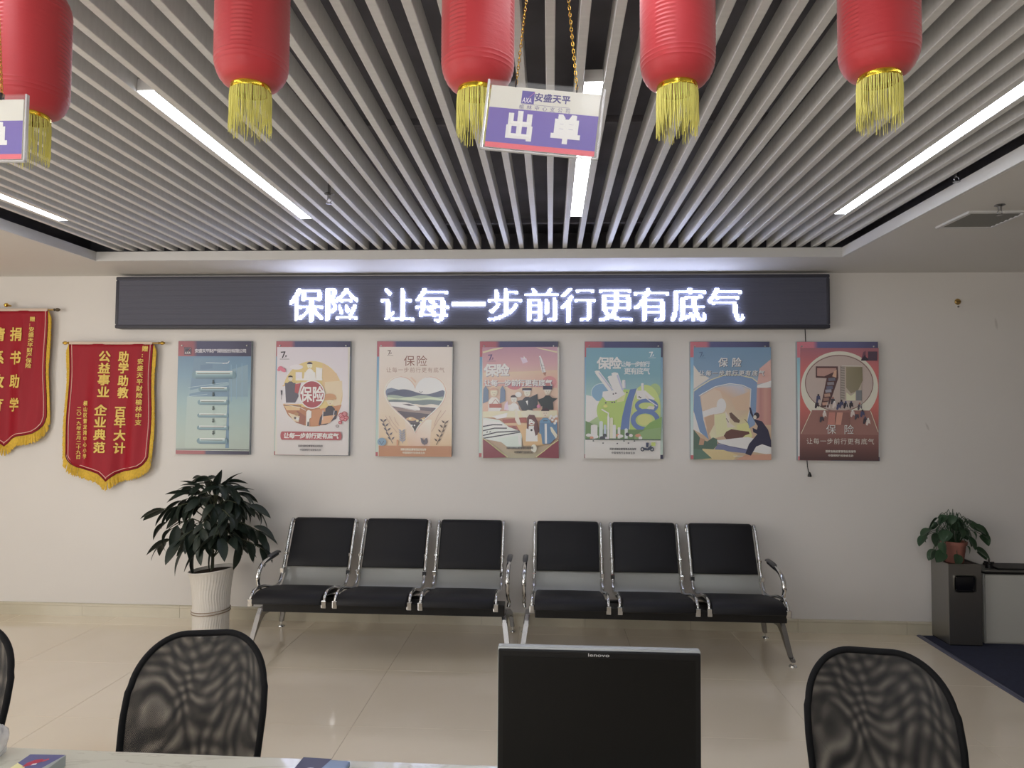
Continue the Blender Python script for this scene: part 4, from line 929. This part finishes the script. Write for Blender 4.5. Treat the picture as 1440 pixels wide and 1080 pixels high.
# pothos on the bin
p2 = thing('potted_pothos', (2.957, 5.365, BHh+.004), 'small heart leaved plant in a reddish pot on top of the steel bin', 'plant')
bm = bmesh.new(); lathe(bm, [(0, 0), (.056, 0), (.060, .004), (.076, .128), (.084, .130), (.086, .152), (.080, .155), (.072, .15), (.07, .13)], 32); obj('pot', bm, mat('terracotta', (158, 104, 92), .6, noise=(12, .1)), p2, smooth=True)
bm = bmesh.new(); lathe(bm, [(0, .132), (.072, .13)], 20); obj('soil', bm, mat('soil'), p2)
for i in range(46):
    a = i*2.399; q = rnd.random(); rad = (.05+.17*math.sqrt(q)); hz = .17+.15*(1-q)+.05*rnd.random()
    if i % 5 == 0: hz = .06+.07*rnd.random(); rad = .15+.05*rnd.random()
    ex, ey = math.cos(a)*rad*1.05+.0, math.sin(a)*rad*.55
    ey = min(ey, .08)
    pth = smoothpath([(ex*.15, ey*.15, .13), (ex*.5, ey*.5, max(hz, .17)+.03), (ex*.85, ey*.85, hz)], 4)
    bm = bmesh.new(); tube(bm, pth, .0022, 5); obj('vine', bm, M_leaf2, p2, smooth=True)
    o = bpy.data.objects.new('leaf', L2[i % 3]); COL.objects.link(o); o.parent = p2; o.location = pth[-1]
    aim(o, Vector((math.cos(a), -.35+math.sin(a)*.4 if ey > 0 else math.sin(a)*.6, -.35-.6*rnd.random())), rnd.uniform(-.8, .8)); k = rnd.uniform(.75, 1.1); o.scale = (k, k, k)
o = bpy.data.objects.new('leaf', L2[0]); COL.objects.link(o); o.parent = p2; o.location = (-.12, -.08, .16); aim(o, Vector((-.15, -.1, -1)), .3)
# low cabinet at the right
cbt = thing('low_cabinet', (3.13, 5.3, 0), 'low white cabinet with a black edged top right of the waste bin', 'cabinet')
M_cab = mat('cabinet_white', (196, 196, 190), .45)
obj('body', BX(0, .012, .006, 1.20, .19, .505, bev=.004), M_cab, cbt)
obj('front_panel', BX(.004, 0, .02, .60, .012, .498, bev=.002), M_cab, cbt); obj('front_panel', BX(.604, 0, .02, 1.19, .012, .498, bev=.002), M_cab, cbt)
obj('top_gasket', BX(.0, -.005, .505, 1.21, .195, .522), mat('gasket_black', (22, 22, 22), .5), cbt)
obj('top_frame', BX(-.02, -.012, .522, 1.22, .195, .534, bev=.003), mat('grey_metal', (120, 120, 116), .35, metal=.5), cbt)
obj('top_glass', BX(.10, .0, .534, 1.21, .19, .548, bev=.002), mat('gasket_black', (22, 22, 22), .5), cbt)
kb = thing('valve_knob', (3.205, 5.37, .534), 'small black star shaped knob standing on the low cabinet', 'knob')
bm = bmesh.new(); lathe(bm, [(0, 0), (.026, 0), (.024, .03), (.015, .034), (.006, .036), (.004, .072), (0, .074)], 14); obj('stem', bm, M_blackpl, kb, smooth=True)
bm = bmesh.new()
for i in range(6):
    a = i*PI/3; tube(bm, [(0, 0, .036), (.036*math.cos(a), .036*math.sin(a), .042)], [.008, .004], 6)
obj('handle_arms', bm, M_blackpl, kb)
# mat
mt = thing('floor_mat', (0, 0, 0), 'dark navy floor mat under the waste bin at the right edge', 'mat')
bm = bmesh.new(); P = [(2.735, 5.47), (2.705, 2.6), (5.6, 2.6), (5.6, 5.47)]
a = [bm.verts.new((*p, 0)) for p in P]; b_ = [bm.verts.new((*p, .006)) for p in P]; bm.faces.new(a[::-1]); bm.faces.new(b_)
for i in range(4): bm.faces.new((a[i], a[(i+1) % 4], b_[(i+1) % 4], b_[i]))
obj('pile', bm, mat('navy_carpet', (44, 48, 68), .95, bump=(500, .5, .003), noise=(30, .12)), mt)
bm = bmesh.new(); prism(bm, [(0, 0), (0, .010), (.016, .011), (.03, .006), (.03, 0)], 0, 2.87); eb = obj('edge_strip', bm, mat('rubber_edge', (84, 86, 104), .35), mt); eb.rotation_euler = (0, 0, -PI/2-.0105+PI); eb.location = (2.733, 2.6, 0)

# ------------------------------------------------------------------ lanterns
M_silk = mat('red_silk', (188, 50, 58), .5, sheen=.35, bump=(30, .25, .004, (1, 1, 3)))
M_lgold = mat('lantern_gold', (214, 184, 60), .22, metal=.9)
M_tas = mat('tassel_yellow', (232, 226, 128), .6)
def lantern(cx, cy_, zb, label, seed):
    r_ = random.Random(seed); t = thing('hanging_lantern', (cx, cy_, zb), label, 'lantern', 'row of red hanging lanterns')
    R, Hh = .0895, .335; pf = []
    n = 64; 
    for i in range(n+1):
        u = i/n; z = Hh*u
        e = .068; q = min(z, Hh-z)
        if q < e: rr = .045+(R-.045)*math.sqrt(max(0, 1-((e-q)/e)**2))
        else: rr = R
        pf.append((rr+.0009*math.cos(i*PI), z))
    ph = r_.random()*6
    def fx(p, r, z, a):
        k = 1+.010*math.sin(3*a+ph)+.006*math.sin(7*a+ph*2+z*4); return Vector((p.x*k, p.y*k, p.z))
    bm = bmesh.new(); lathe(bm, pf, 72, fx=fx); obj('shade', bm, M_silk, t, smooth=True)
    for nm, z0 in (('bottom_ring', -.012), ('top_ring', Hh-.002)):
        bm = bmesh.new(); rr = lathe(bm, [(.049, z0), (.050, z0+.003), (.0485, z0+.014), (.046, z0+.014), (.0455, z0), (.049, z0)], 40); obj(nm, bm, M_lgold, t, smooth=True)
    bm = bmesh.new()
    for k in range(110):
        a = k*2*PI/110+r_.uniform(-.02, .02); l = .116+r_.uniform(-.018, .012); rr = .0475+r_.uniform(-.0015, .001)
        j = r_.uniform(-.004, .004); jj = r_.uniform(-.006, .006)
        pts = [(rr*math.cos(a), rr*math.sin(a), -.006), ((rr+.002)*math.cos(a+jj), (rr+.002)*math.sin(a+jj), -.03), ((rr+.002)*math.cos(a+j*8), (rr+.002)*math.sin(a+j*8), -.065), ((rr+j)*math.cos(a+jj*10), (rr+j)*math.sin(a+jj*10), -l)]
        tube(bm, pts, [.0011, .0011, .001, .0006], 4)
    tag(obj('tassel_fringe', bm, M_tas, t), kind='stuff')
    bm = bmesh.new()
    for a in (0, PI/2): tube(bm, [(.046*math.cos(a), .046*math.sin(a), Hh+.006), (0, 0, Hh+.012), (-.046*math.cos(a), -.046*math.sin(a), Hh+.006)], .0015, 5)
    tube(bm, [(0, 0, Hh+.01), (0, 0, 2.812-zb)], .0018, 6); obj('hanging_wire', bm, M_lgold, t)
    return t
LY = 1.7
lantern(-1.338, LY, 2.40, 'red lantern at the far left, half hidden behind the cut off counter sign', 1)
lantern(-.757, LY, 2.462, 'second red lantern from the left, hanging beside the long left ceiling lamp', 2)
lantern(-.184, LY, 2.444, 'red lantern just left of the chain of the middle counter sign', 3)
lantern(.304, LY, 2.444, 'red lantern just right of the middle counter sign', 4)
lantern(.783, LY, 2.458, 'red lantern at the far right, left of the right ceiling lamp', 5)

# ------------------------------------------------------------------ hanging counter signs
M_acr = mat('clear_acrylic', (240, 242, 246), .06, trans=1, ior=1.25)
M_acrw = mat('acrylic_edge', (226, 226, 230), .15, alpha=.75)
def sign(cx, cz, rolla, label, chain_top):
    t = thing('counter_sign', (cx, 1.45, cz), label, 'sign', 'hanging acrylic counter signs'); t.rotation_euler = (0, -rolla, 0)
    w_, h_ = .248, .149
    obj('acrylic_holder', BX(-w_/2, -.004, -h_/2, w_/2, -.0025, h_/2), mat('acrylic_pane', (236, 238, 242), .05, alpha=.05), t)
    obj('acrylic_back', BX(-w_/2, .0025, -h_/2, w_/2, .004, h_/2), mat('acrylic_pane', (236, 238, 242), .05, alpha=.05), t)
    bm = bmesh.new()
    for a in ((-w_/2, -h_/2, -w_/2+.004, h_/2), (w_/2-.004, -h_/2, w_/2, h_/2), (-w_/2, -h_/2, w_/2, -h_/2+.003)): box(bm, a[0], -.0045, a[1], a[2], .0045, a[3], bev=.0006, seg=1)
    obj('acrylic_rim', bm, M_acrw, t)
    pw, pz0, pz1 = w_/2-.009, -h_/2+.006, h_/2-.011
    obj('card', BX(-pw, -.0018, pz0, pw, .0018, pz1), mat('card_white', (226, 224, 214), .5), t)
    X = lambda x: -pw+2*pw*(x/100); Z = lambda z: pz1-(pz1-pz0)*(z/100)
    G = Art(mp=lambda x, y: (X(x), Z(y)), d=.00003, k=1.25); G.n = 61
    G.grad(0, 0, 100, 36, [(0, (206, 204, 196)), (1, (206, 204, 196))]); G.grad(0, 35.5, 100, 91.5, [(0, (106, 88, 164)), (1, (104, 90, 168))])
    G.grad(0, 91.5, 100, 100, [(0, (226, 98, 112)), (1, (226, 98, 112))])
    A2 = Art(mp=lambda x, y: (X(x), Z(y)), d=.00003, k=1.25); A2.n = 66
    # logo
    A2.rect((84, 72, 150), 28.6, 5, 40.2, 25.5); A2.fit((214, 210, 226), 'AXA', 29.6, 16, 38.2, 23.8, wgt=.012, shear=.5); A2.line((206, 120, 150), .35, (35.5, 15), (40.2, 6))
    asp = 2*pw/(pz1-pz0)
    def C(c, g_, x, z, size, wgt): A2.ch(c, g_, x, z, size, wgt=wgt, sx=1/asp)
    for i, g_ in enumerate('安盛天平'): C((72, 64, 124), g_, 44.2+i*8.3, 14, 12.5, .026)
    A2.rect((120, 110, 150), 29, 26.2, 73, 26.8)
    for i, g_ in enumerate('榆林中心支公司'): C((96, 88, 136), g_, 29.5+i*7.05, 31.4, 7.2, .0)
    C((240, 238, 234), '出', 29.6, 63, 41, .05); C((240, 238, 234), '单', 72.0, 62, 41, .05)
    G.build('card_print', M_print, t); A2.build('lettering', M_print, t)
    for (x, xt) in ((-.064, chain_top[0]), (.064, chain_top[1])):
        a = Vector((x, 0, h_/2-.004)); top = Vector((xt, 1.45, 2.815))
        inv = (Matrix.Translation((cx, 1.45, cz)) @ Euler((0, -rolla, 0)).to_matrix().to_4x4()).inverted(); b_ = inv @ top
        bm = bmesh.new(); d = b_-a; Lc = d.length; nl = int(Lc/.0078); zq = Vector((0, 0, 1)).rotation_difference(d.normalized())
        for i in range(nl):
            c = a+d*((i+.5)/nl); pts = []
            for k in range(9):
                an = 2*PI*k/8; v = Vector((.0026*math.cos(an), 0, .0052*math.sin(an)))
                if i % 2: v = Vector((v.y, v.x, v.z))
                pts.append(c+zq @ v)
            tube(bm, pts, .0009, 5, cap=False)
        obj('chain', bm, M_gold, t, smooth=True)
        obj('chain_clip', BX(x-.0015, -.006, h_/2-.012, x+.0015, .006, h_/2+.004, bev=.0005, seg=1), mat('dark_clip', (60, 56, 58), .4, metal=.6), t)
    return t
sign(-.019, 2.262, -math.radians(6.3), 'tilted purple and white counter sign hanging on gold chains before the middle lantern', (-.022, .006))
sign(-1.267, 2.262, math.radians(-.2), 'purple and white counter sign cut off by the left edge of the photo', (-1.30, -1.24))

# ------------------------------------------------------------------ office chairs
def mesh_material(name, seed, amp, off):
    m = bpy.data.materials.new(name); m.use_nodes = True; nt = m.node_tree; L = nt.links.new; b = nt.nodes['Principled BSDF']; out = nt.nodes['Material Output']
    b.inputs['Base Color'].default_value = (*lin((28, 28, 30)), 1); b.inputs['Roughness'].default_value = .6
    uv = nd(nt, 'ShaderNodeUVMap'); no = nd(nt, 'ShaderNodeTexNoise'); no.inputs['Scale'].default_value = 5.0; no.inputs['Detail'].default_value = .5
    mp0 = nd(nt, 'ShaderNodeMapping'); mp0.inputs['Location'].default_value = (seed, seed*.7, 0); mp0.inputs['Scale'].default_value = (1.5, .8, 1); L(uv.outputs[0], mp0.inputs[0]); L(mp0.outputs[0], no.inputs['Vector'])
    sb = nd(nt, 'ShaderNodeVectorMath', operation='SUBTRACT'); L(no.outputs['Color'], sb.inputs[0]); sb.inputs[1].default_value = (.5, .5, .5)
    scl = nd(nt, 'ShaderNodeVectorMath', operation='SCALE'); L(sb.outputs[0], scl.inputs[0]); scl.inputs['Scale'].default_value = amp
    ad = nd(nt, 'ShaderNodeVectorMath', operation='ADD'); L(uv.outputs[0], ad.inputs[0]); L(scl.outputs[0], ad.inputs[1])
    mp = nd(nt, 'ShaderNodeMapping'); p = .0026; k = 1/p*(1+off); mp.inputs['Scale'].default_value = (k, k, k); mp.inputs['Rotation'].default_value = (0, 0, .6+off*.8); L(ad.outputs[0], mp.inputs[0])
    se = nd(nt, 'ShaderNodeSeparateXYZ'); L(mp.outputs[0], se.inputs[0])
    hs = []
    for i in (0, 1):
        fr = nd(nt, 'ShaderNodeMath', operation='FRACT'); L(se.outputs[i], fr.inputs[0]); lt = nd(nt, 'ShaderNodeMath', operation='LESS_THAN'); lt.inputs[1].default_value = .57; L(fr.outputs[0], lt.inputs[0]); hs.append(lt)
    mu = nd(nt, 'ShaderNodeMath', operation='MULTIPLY'); L(hs[0].outputs[0], mu.inputs[0]); L(hs[1].outputs[0], mu.inputs[1])
    tr = nd(nt, 'ShaderNodeBsdfTransparent'); mx = nd(nt, 'ShaderNodeMixShader'); L(mu.outputs[0], mx.inputs[0]); L(b.outputs[0], mx.inputs[1]); L(tr.outputs[0], mx.inputs[2]); L(mx.outputs[0], out.inputs['Surface'])
    return m
M_mesh = [mesh_material('chair_mesh_front', 3.1, 0, 0), mesh_material('chair_mesh_back', 8.4, .015, .036)]
M_cf = mat('chair_black', (22, 22, 24), .8, spec=.3)
def office_chair(x, y, rz, label, sk=0):
    t = thing('office_chair', (x, y, 0), label, 'chair', 'black mesh office chairs before the counter', rotz=rz)
    # outline of the back in (u across, v up from .42), superellipse top corners
    W_, V0, V1 = .226, .44, .852
    def pos(u, v):          # back plane leans away, wraps slightly forward at the sides
        q = (v-V0); return Vector((u, .02+q*.36+.25*q*q*.4-.9*u*u*.9+0, v+.0))
    CR = .15
    def halfw(v):
        q = (V1-v)/.16
        base = W_*(.965+.035*min(1, (V1-v)/.25))-.012*max(0, (.62-v)/.2)
        return base if q >= 1 else base-CR+CR*math.sqrt(max(0, 1-(1-q)**2))
    outl = []
    for i in range(21): v = V0+(V1-.16-V0)*i/20; outl.append((-halfw(v), v))
    CR = .15
    for i in range(1, 15):
        a = PI/2*i/14; outl.append((-(W_*.965-CR)-CR*math.cos(a), V1-.16+.16*math.sin(a)))
    for i in range(14):
        a = PI/2*(1-i/14); outl.append(((W_*.965-CR)+CR*math.cos(a), V1-.16+.16*math.sin(a)))
    for i in range(21): v = V1-.16-(V1-.16-V0)*i/20; outl.append((halfw(v), v))
    bm = bmesh.new(); pts = [pos(u, v) for u, v in outl]; pts.append(pts[0]); tube(bm, pts, .011, 10, cap=False, flat=1.0)
    obj('back_frame', bm, M_cf, t, smooth=True)
    for li in (0, 1):
        bm = bmesh.new(); uvl = bm.loops.layers.uv.new('UVMap'); g = []; NN, MM = 20, 28
        for j in range(MM+1):
            v = V0+(V1-.004-V0)*j/MM; hw = max(.02, halfw(v)) ; row = []
            for i in range(NN+1):
                u = -hw+2*hw*i/NN; p = pos(u, v); bul = .016*math.sin(PI*j/MM)*math.cos(PI*(i/NN-.5)); p.y += (-.004 if li == 0 else .004)+(0 if li == 0 else bul*.3); row.append((bm.verts.new(p), (u, v)))
            g.append(row)
        for j in range(MM):
            for i in range(NN):
                q = (g[j][i], g[j][i+1], g[j+1][i+1], g[j+1][i]); f = bm.faces.new([z_[0] for z_ in q])
                for lp, z_ in zip(f.loops, q): lp[uvl].uv = z_[1]
        obj('mesh_panel', bm, M_mesh[li], t, smooth=True, recalc=False)
    bm = bmesh.new(); tube(bm, smoothpath([(0, .03, .44), (0, .05, .36), (0, -.05, .33), (0, -.2, .34)], 4), .022, 8, flat=.6); obj('back_bracket', bm, M_cf, t, smooth=True)
    obj('seat', BX(-.24, -.46, .38, .24, 0, .455, bev=.03, seg=4), mat('seat_fabric', (26, 26, 28), .8), t, smooth=True)
    for s in (-1, 1):
        bm = bmesh.new(); tube(bm, smoothpath([(s*.23, -.05, .37), (s*.27, -.05, .42), (s*.275, -.08, .56), (s*.275, -.14, .60), (s*.275, -.30, .60)], 5), .013, 8); 
        if False: obj('armrest', bm, M_cf, t, smooth=True)
        else: bm.free()
    bm = bmesh.new(); lathe(bm, [(.03, .06), (.03, .2), (.018, .2), (.018, .38)], 14); obj('gas_lift', bm, M_cf, t, smooth=True, loc=(0, -.22, 0))
    for k in range(5):
        a = k*2*PI/5+.3; bm = bmesh.new(); tube(bm, [(0, 0, .095), (.14*math.cos(a), .14*math.sin(a), .085), (.27*math.cos(a), .27*math.sin(a), .065)], [.024, .018, .012], 8)
        lg = obj('base_arm', bm, M_cf, t, smooth=True, loc=(0, -.22, 0))
        bm = bmesh.new(); lathe(bm, [(0, -.018), (.020, -.018), (.025, -.01), (.025, .01), (.020, .018), (0, .018)], 14); obj('caster', bm, M_blackpl, lg, smooth=True, rot=(PI/2, 0, a), loc=(.27*math.cos(a), .27*math.sin(a), .0255))
    return t
office_chair(-1.19, 2.31, math.radians(11), 'black mesh office chair in front of the white floor pot, left of the monitor')
office_chair(1.055, 2.29, math.radians(-9), 'black mesh office chair right of the monitor')
office_chair(-2.11, 2.31, math.radians(14), 'black mesh office chair at the left photo edge, only its rim visible')

# ------------------------------------------------------------------ counter, monitor, things on it
M_desk = mat('counter_marble', (214, 212, 196), .22, coat=.3, noise=(2.2, .03))
def marble():
    nt = M_desk.node_tree; b = nt.nodes['Principled BSDF']; L = nt.links.new
    tc = nd(nt, 'ShaderNodeTexCoord'); n = nd(nt, 'ShaderNodeTexNoise'); n.inputs['Scale'].default_value = 2.2; n.inputs['Detail'].default_value = 8; n.inputs['Distortion'].default_value = 1.5
    mp = nd(nt, 'ShaderNodeMapping'); mp.inputs['Scale'].default_value = (1, 3, 1); mp.inputs['Rotation'].default_value = (0, 0, .3); L(tc.outputs['Object'], mp.inputs[0]); L(mp.outputs[0], n.inputs['Vector'])
    r = nd(nt, 'ShaderNodeValToRGB'); e = r.color_ramp.elements; e[0].position = .485; e[0].color = (*lin((214, 212, 196)), 1); e[1].position = .5; e[1].color = (*lin((200, 196, 180)), 1); z = e.new(.515); z.color = (*lin((216, 213, 198)), 1)
    L(n.outputs[0], r.inputs[0]); L(r.outputs[0], b.inputs['Base Color'])
marble()
dk = thing('service_counter', (0, 0, 0), 'pale marble service counter along the lower edge of the photo', 'counter')
DY = 1.822
dk.rotation_euler = (0, 0, -.008)
obj('worktop', BX(-3.0, DY-.70, .71, 2.2, DY, .75, bev=.004), M_desk, dk)
obj('front_panel', BX(-2.95, DY-.06, .05, 2.15, DY-.03, .71), mat('panel_white', (205, 203, 198), .4), dk)
obj('plinth', BX(-2.93, DY-.10, 0, 2.13, DY-.05, .05), M_blackpl, dk)
for x in (-2.95, -1.2, .6, 2.13): obj('side_panel', BX(x, DY-.66, 0, x+.02, DY-.06, .71), mat('panel_white', (205, 203, 198), .4), dk)
mo = thing('computer_monitor', (.103, 1.5, .75), 'black flat computer monitor with a silver top edge standing on the counter', 'monitor')
b = bmesh.new(); box(b, -.211, 0, .105, .211, .018, .4, bev=.003); obj('bezel', b, mat('bezel_black', (14, 14, 15), .4, spec=.3), mo)
obj('screen', BX(-.200, -.0006, .120, .200, .004, .386), mat('screen_off', (9, 9, 9), .4, spec=.25), mo)
b = bmesh.new(); box(b, -.212, .006, .104, .212, .028, .404, bev=.003); box(b, -.19, .026, .13, .19, .045, .38, bev=.01); obj('back_shell', b, mat('silver_shell', (170, 174, 176), .4), mo, smooth=True)
G = Art(mp=lambda x, y: (x, y), d=.0002, k=1); G.n = 1
vs, fs = glyph('lenovo', .02); X_ = [v[0] for v in vs]; Y_ = [v[1] for v in vs]
G.raw([(-.022+(v[0]-min(X_))/(max(X_)-min(X_))*.044, .3895+(v[1]-min(Y_))/(max(Y_)-min(Y_))*.0066) for v in vs], fs, [G.col((196, 196, 198))])
G.build('maker_lettering', M_print, mo)
b = bmesh.new(); box(b, -.03, .03, .02, .03, .05, .2, bev=.006); obj('stand_neck', b, M_blackpl, mo)
b = bmesh.new(); box(b, -.11, -.06, 0, .11, .11, .014, bev=.006); obj('stand_base', b, M_blackpl, mo)
# leaflet box
lb = thing('leaflet_box', (-1.262, 1.70, .75), 'small flat box with a blue printed lid and red flower on the counter', 'box', rotz=.03)
obj('carton', BX(-.046, -.07, 0, .046, .045, .028, bev=.001, seg=1), mat('box_grey', (168, 176, 174), .35), lb)
G = Art(mp=lambda x, y: (x, y), d=.0)
def flat(A_, name, parent, m, z):       # lay print down on the lid
    me = bpy.data.meshes.new(name); me.from_pydata([(v[0], v[2], z+i_*0) for i_, v in enumerate(A_.v)], [], A_.f)
    a = me.color_attributes.new('Col', 'FLOAT_COLOR', 'POINT')
    for i_, c in enumerate(A_.c): a.data[i_].color = (*c, 1)
    return link(name, me, m, parent)
for z, c, pl in ((.0282, (84, 88, 136), [(-.045, -.069), (.02, -.069), (.045, .044), (-.045, .044)]), (.0284, (222, 214, 160), [(-.045, -.069), (-.01, -.069), (-.012, -.02), (-.045, .0)]), (.0286, (170, 40, 70), [(-.02, -.02), (-.004, -.01), (.012, .01), (.004, .022), (-.012, .016), (-.022, 0)]), (.0288, (230, 220, 226), [(-.004, -.012), (.006, -.008), (.004, .0), (-.005, -.004)]), (.0287, (180, 70, 90), [(.012, .006), (.022, .018), (.016, .024), (.008, .014)])):
    G = Art(mp=lambda x, y: (x, y), d=0, k=1.2); G.poly(c, *pl); flat(G, 'lid_print', lb, M_print, z)
# plastic wrapped pack
pk = thing('plastic_bag', (-1.44, 1.76, .75), 'crumpled clear plastic bag of white cups at the left corner of the counter', 'bag')
bm = bmesh.new(); bmesh.ops.create_icosphere(bm, subdivisions=4, radius=.052)
rb = random.Random(5); from mathutils import noise as mn
for v in bm.verts:
    n_ = mn.noise(v.co*34)*.010+mn.noise(v.co*80)*.005; v.co += v.co.normalized()*n_; v.co.z = max(-.04, v.co.z*1.0)+.04; v.co.x *= .9
obj('bag_film', bm, mat('thin_plastic', (232, 232, 234), .15, alpha=.55), pk, smooth=True)
bm = bmesh.new(); lathe(bm, [(0, .003), (.022, .003), (.031, .062), (.032, .064), (.028, .06), (.020, .006)], 20); obj('cup', bm, mat('paper_cup', (214, 212, 204), .5), pk, smooth=True)
# tissue pack
tp = thing('tissue_pack', (-.565, 1.755, .75), 'flat dark blue and pale blue tissue pack lying on the counter', 'tissue pack', rotz=-.05)
bm = bmesh.new(); box(bm, -.062, -.05, 0, .062, .04, .016, bev=.006, seg=3); obj('wrapper', bm, mat('pale_blue_film', (140, 162, 196), .25), tp, smooth=True)
bm = bmesh.new(); a = [(-.063, -.051), (-.005, -.051), (.012, .041), (-.063, .041)]
for z in (.0163,): bm.faces.new([bm.verts.new((*p, z)) for p in a])
obj('dark_panel', bm, mat('navy_film', (52, 50, 78), .3), tp)
G = Art(mp=lambda x, y: (x, y), d=0, k=1.2); G.ell((224, 222, 228), -.022, -.02, .014, .012); flat(G, 'badge', tp, M_print, .0166)
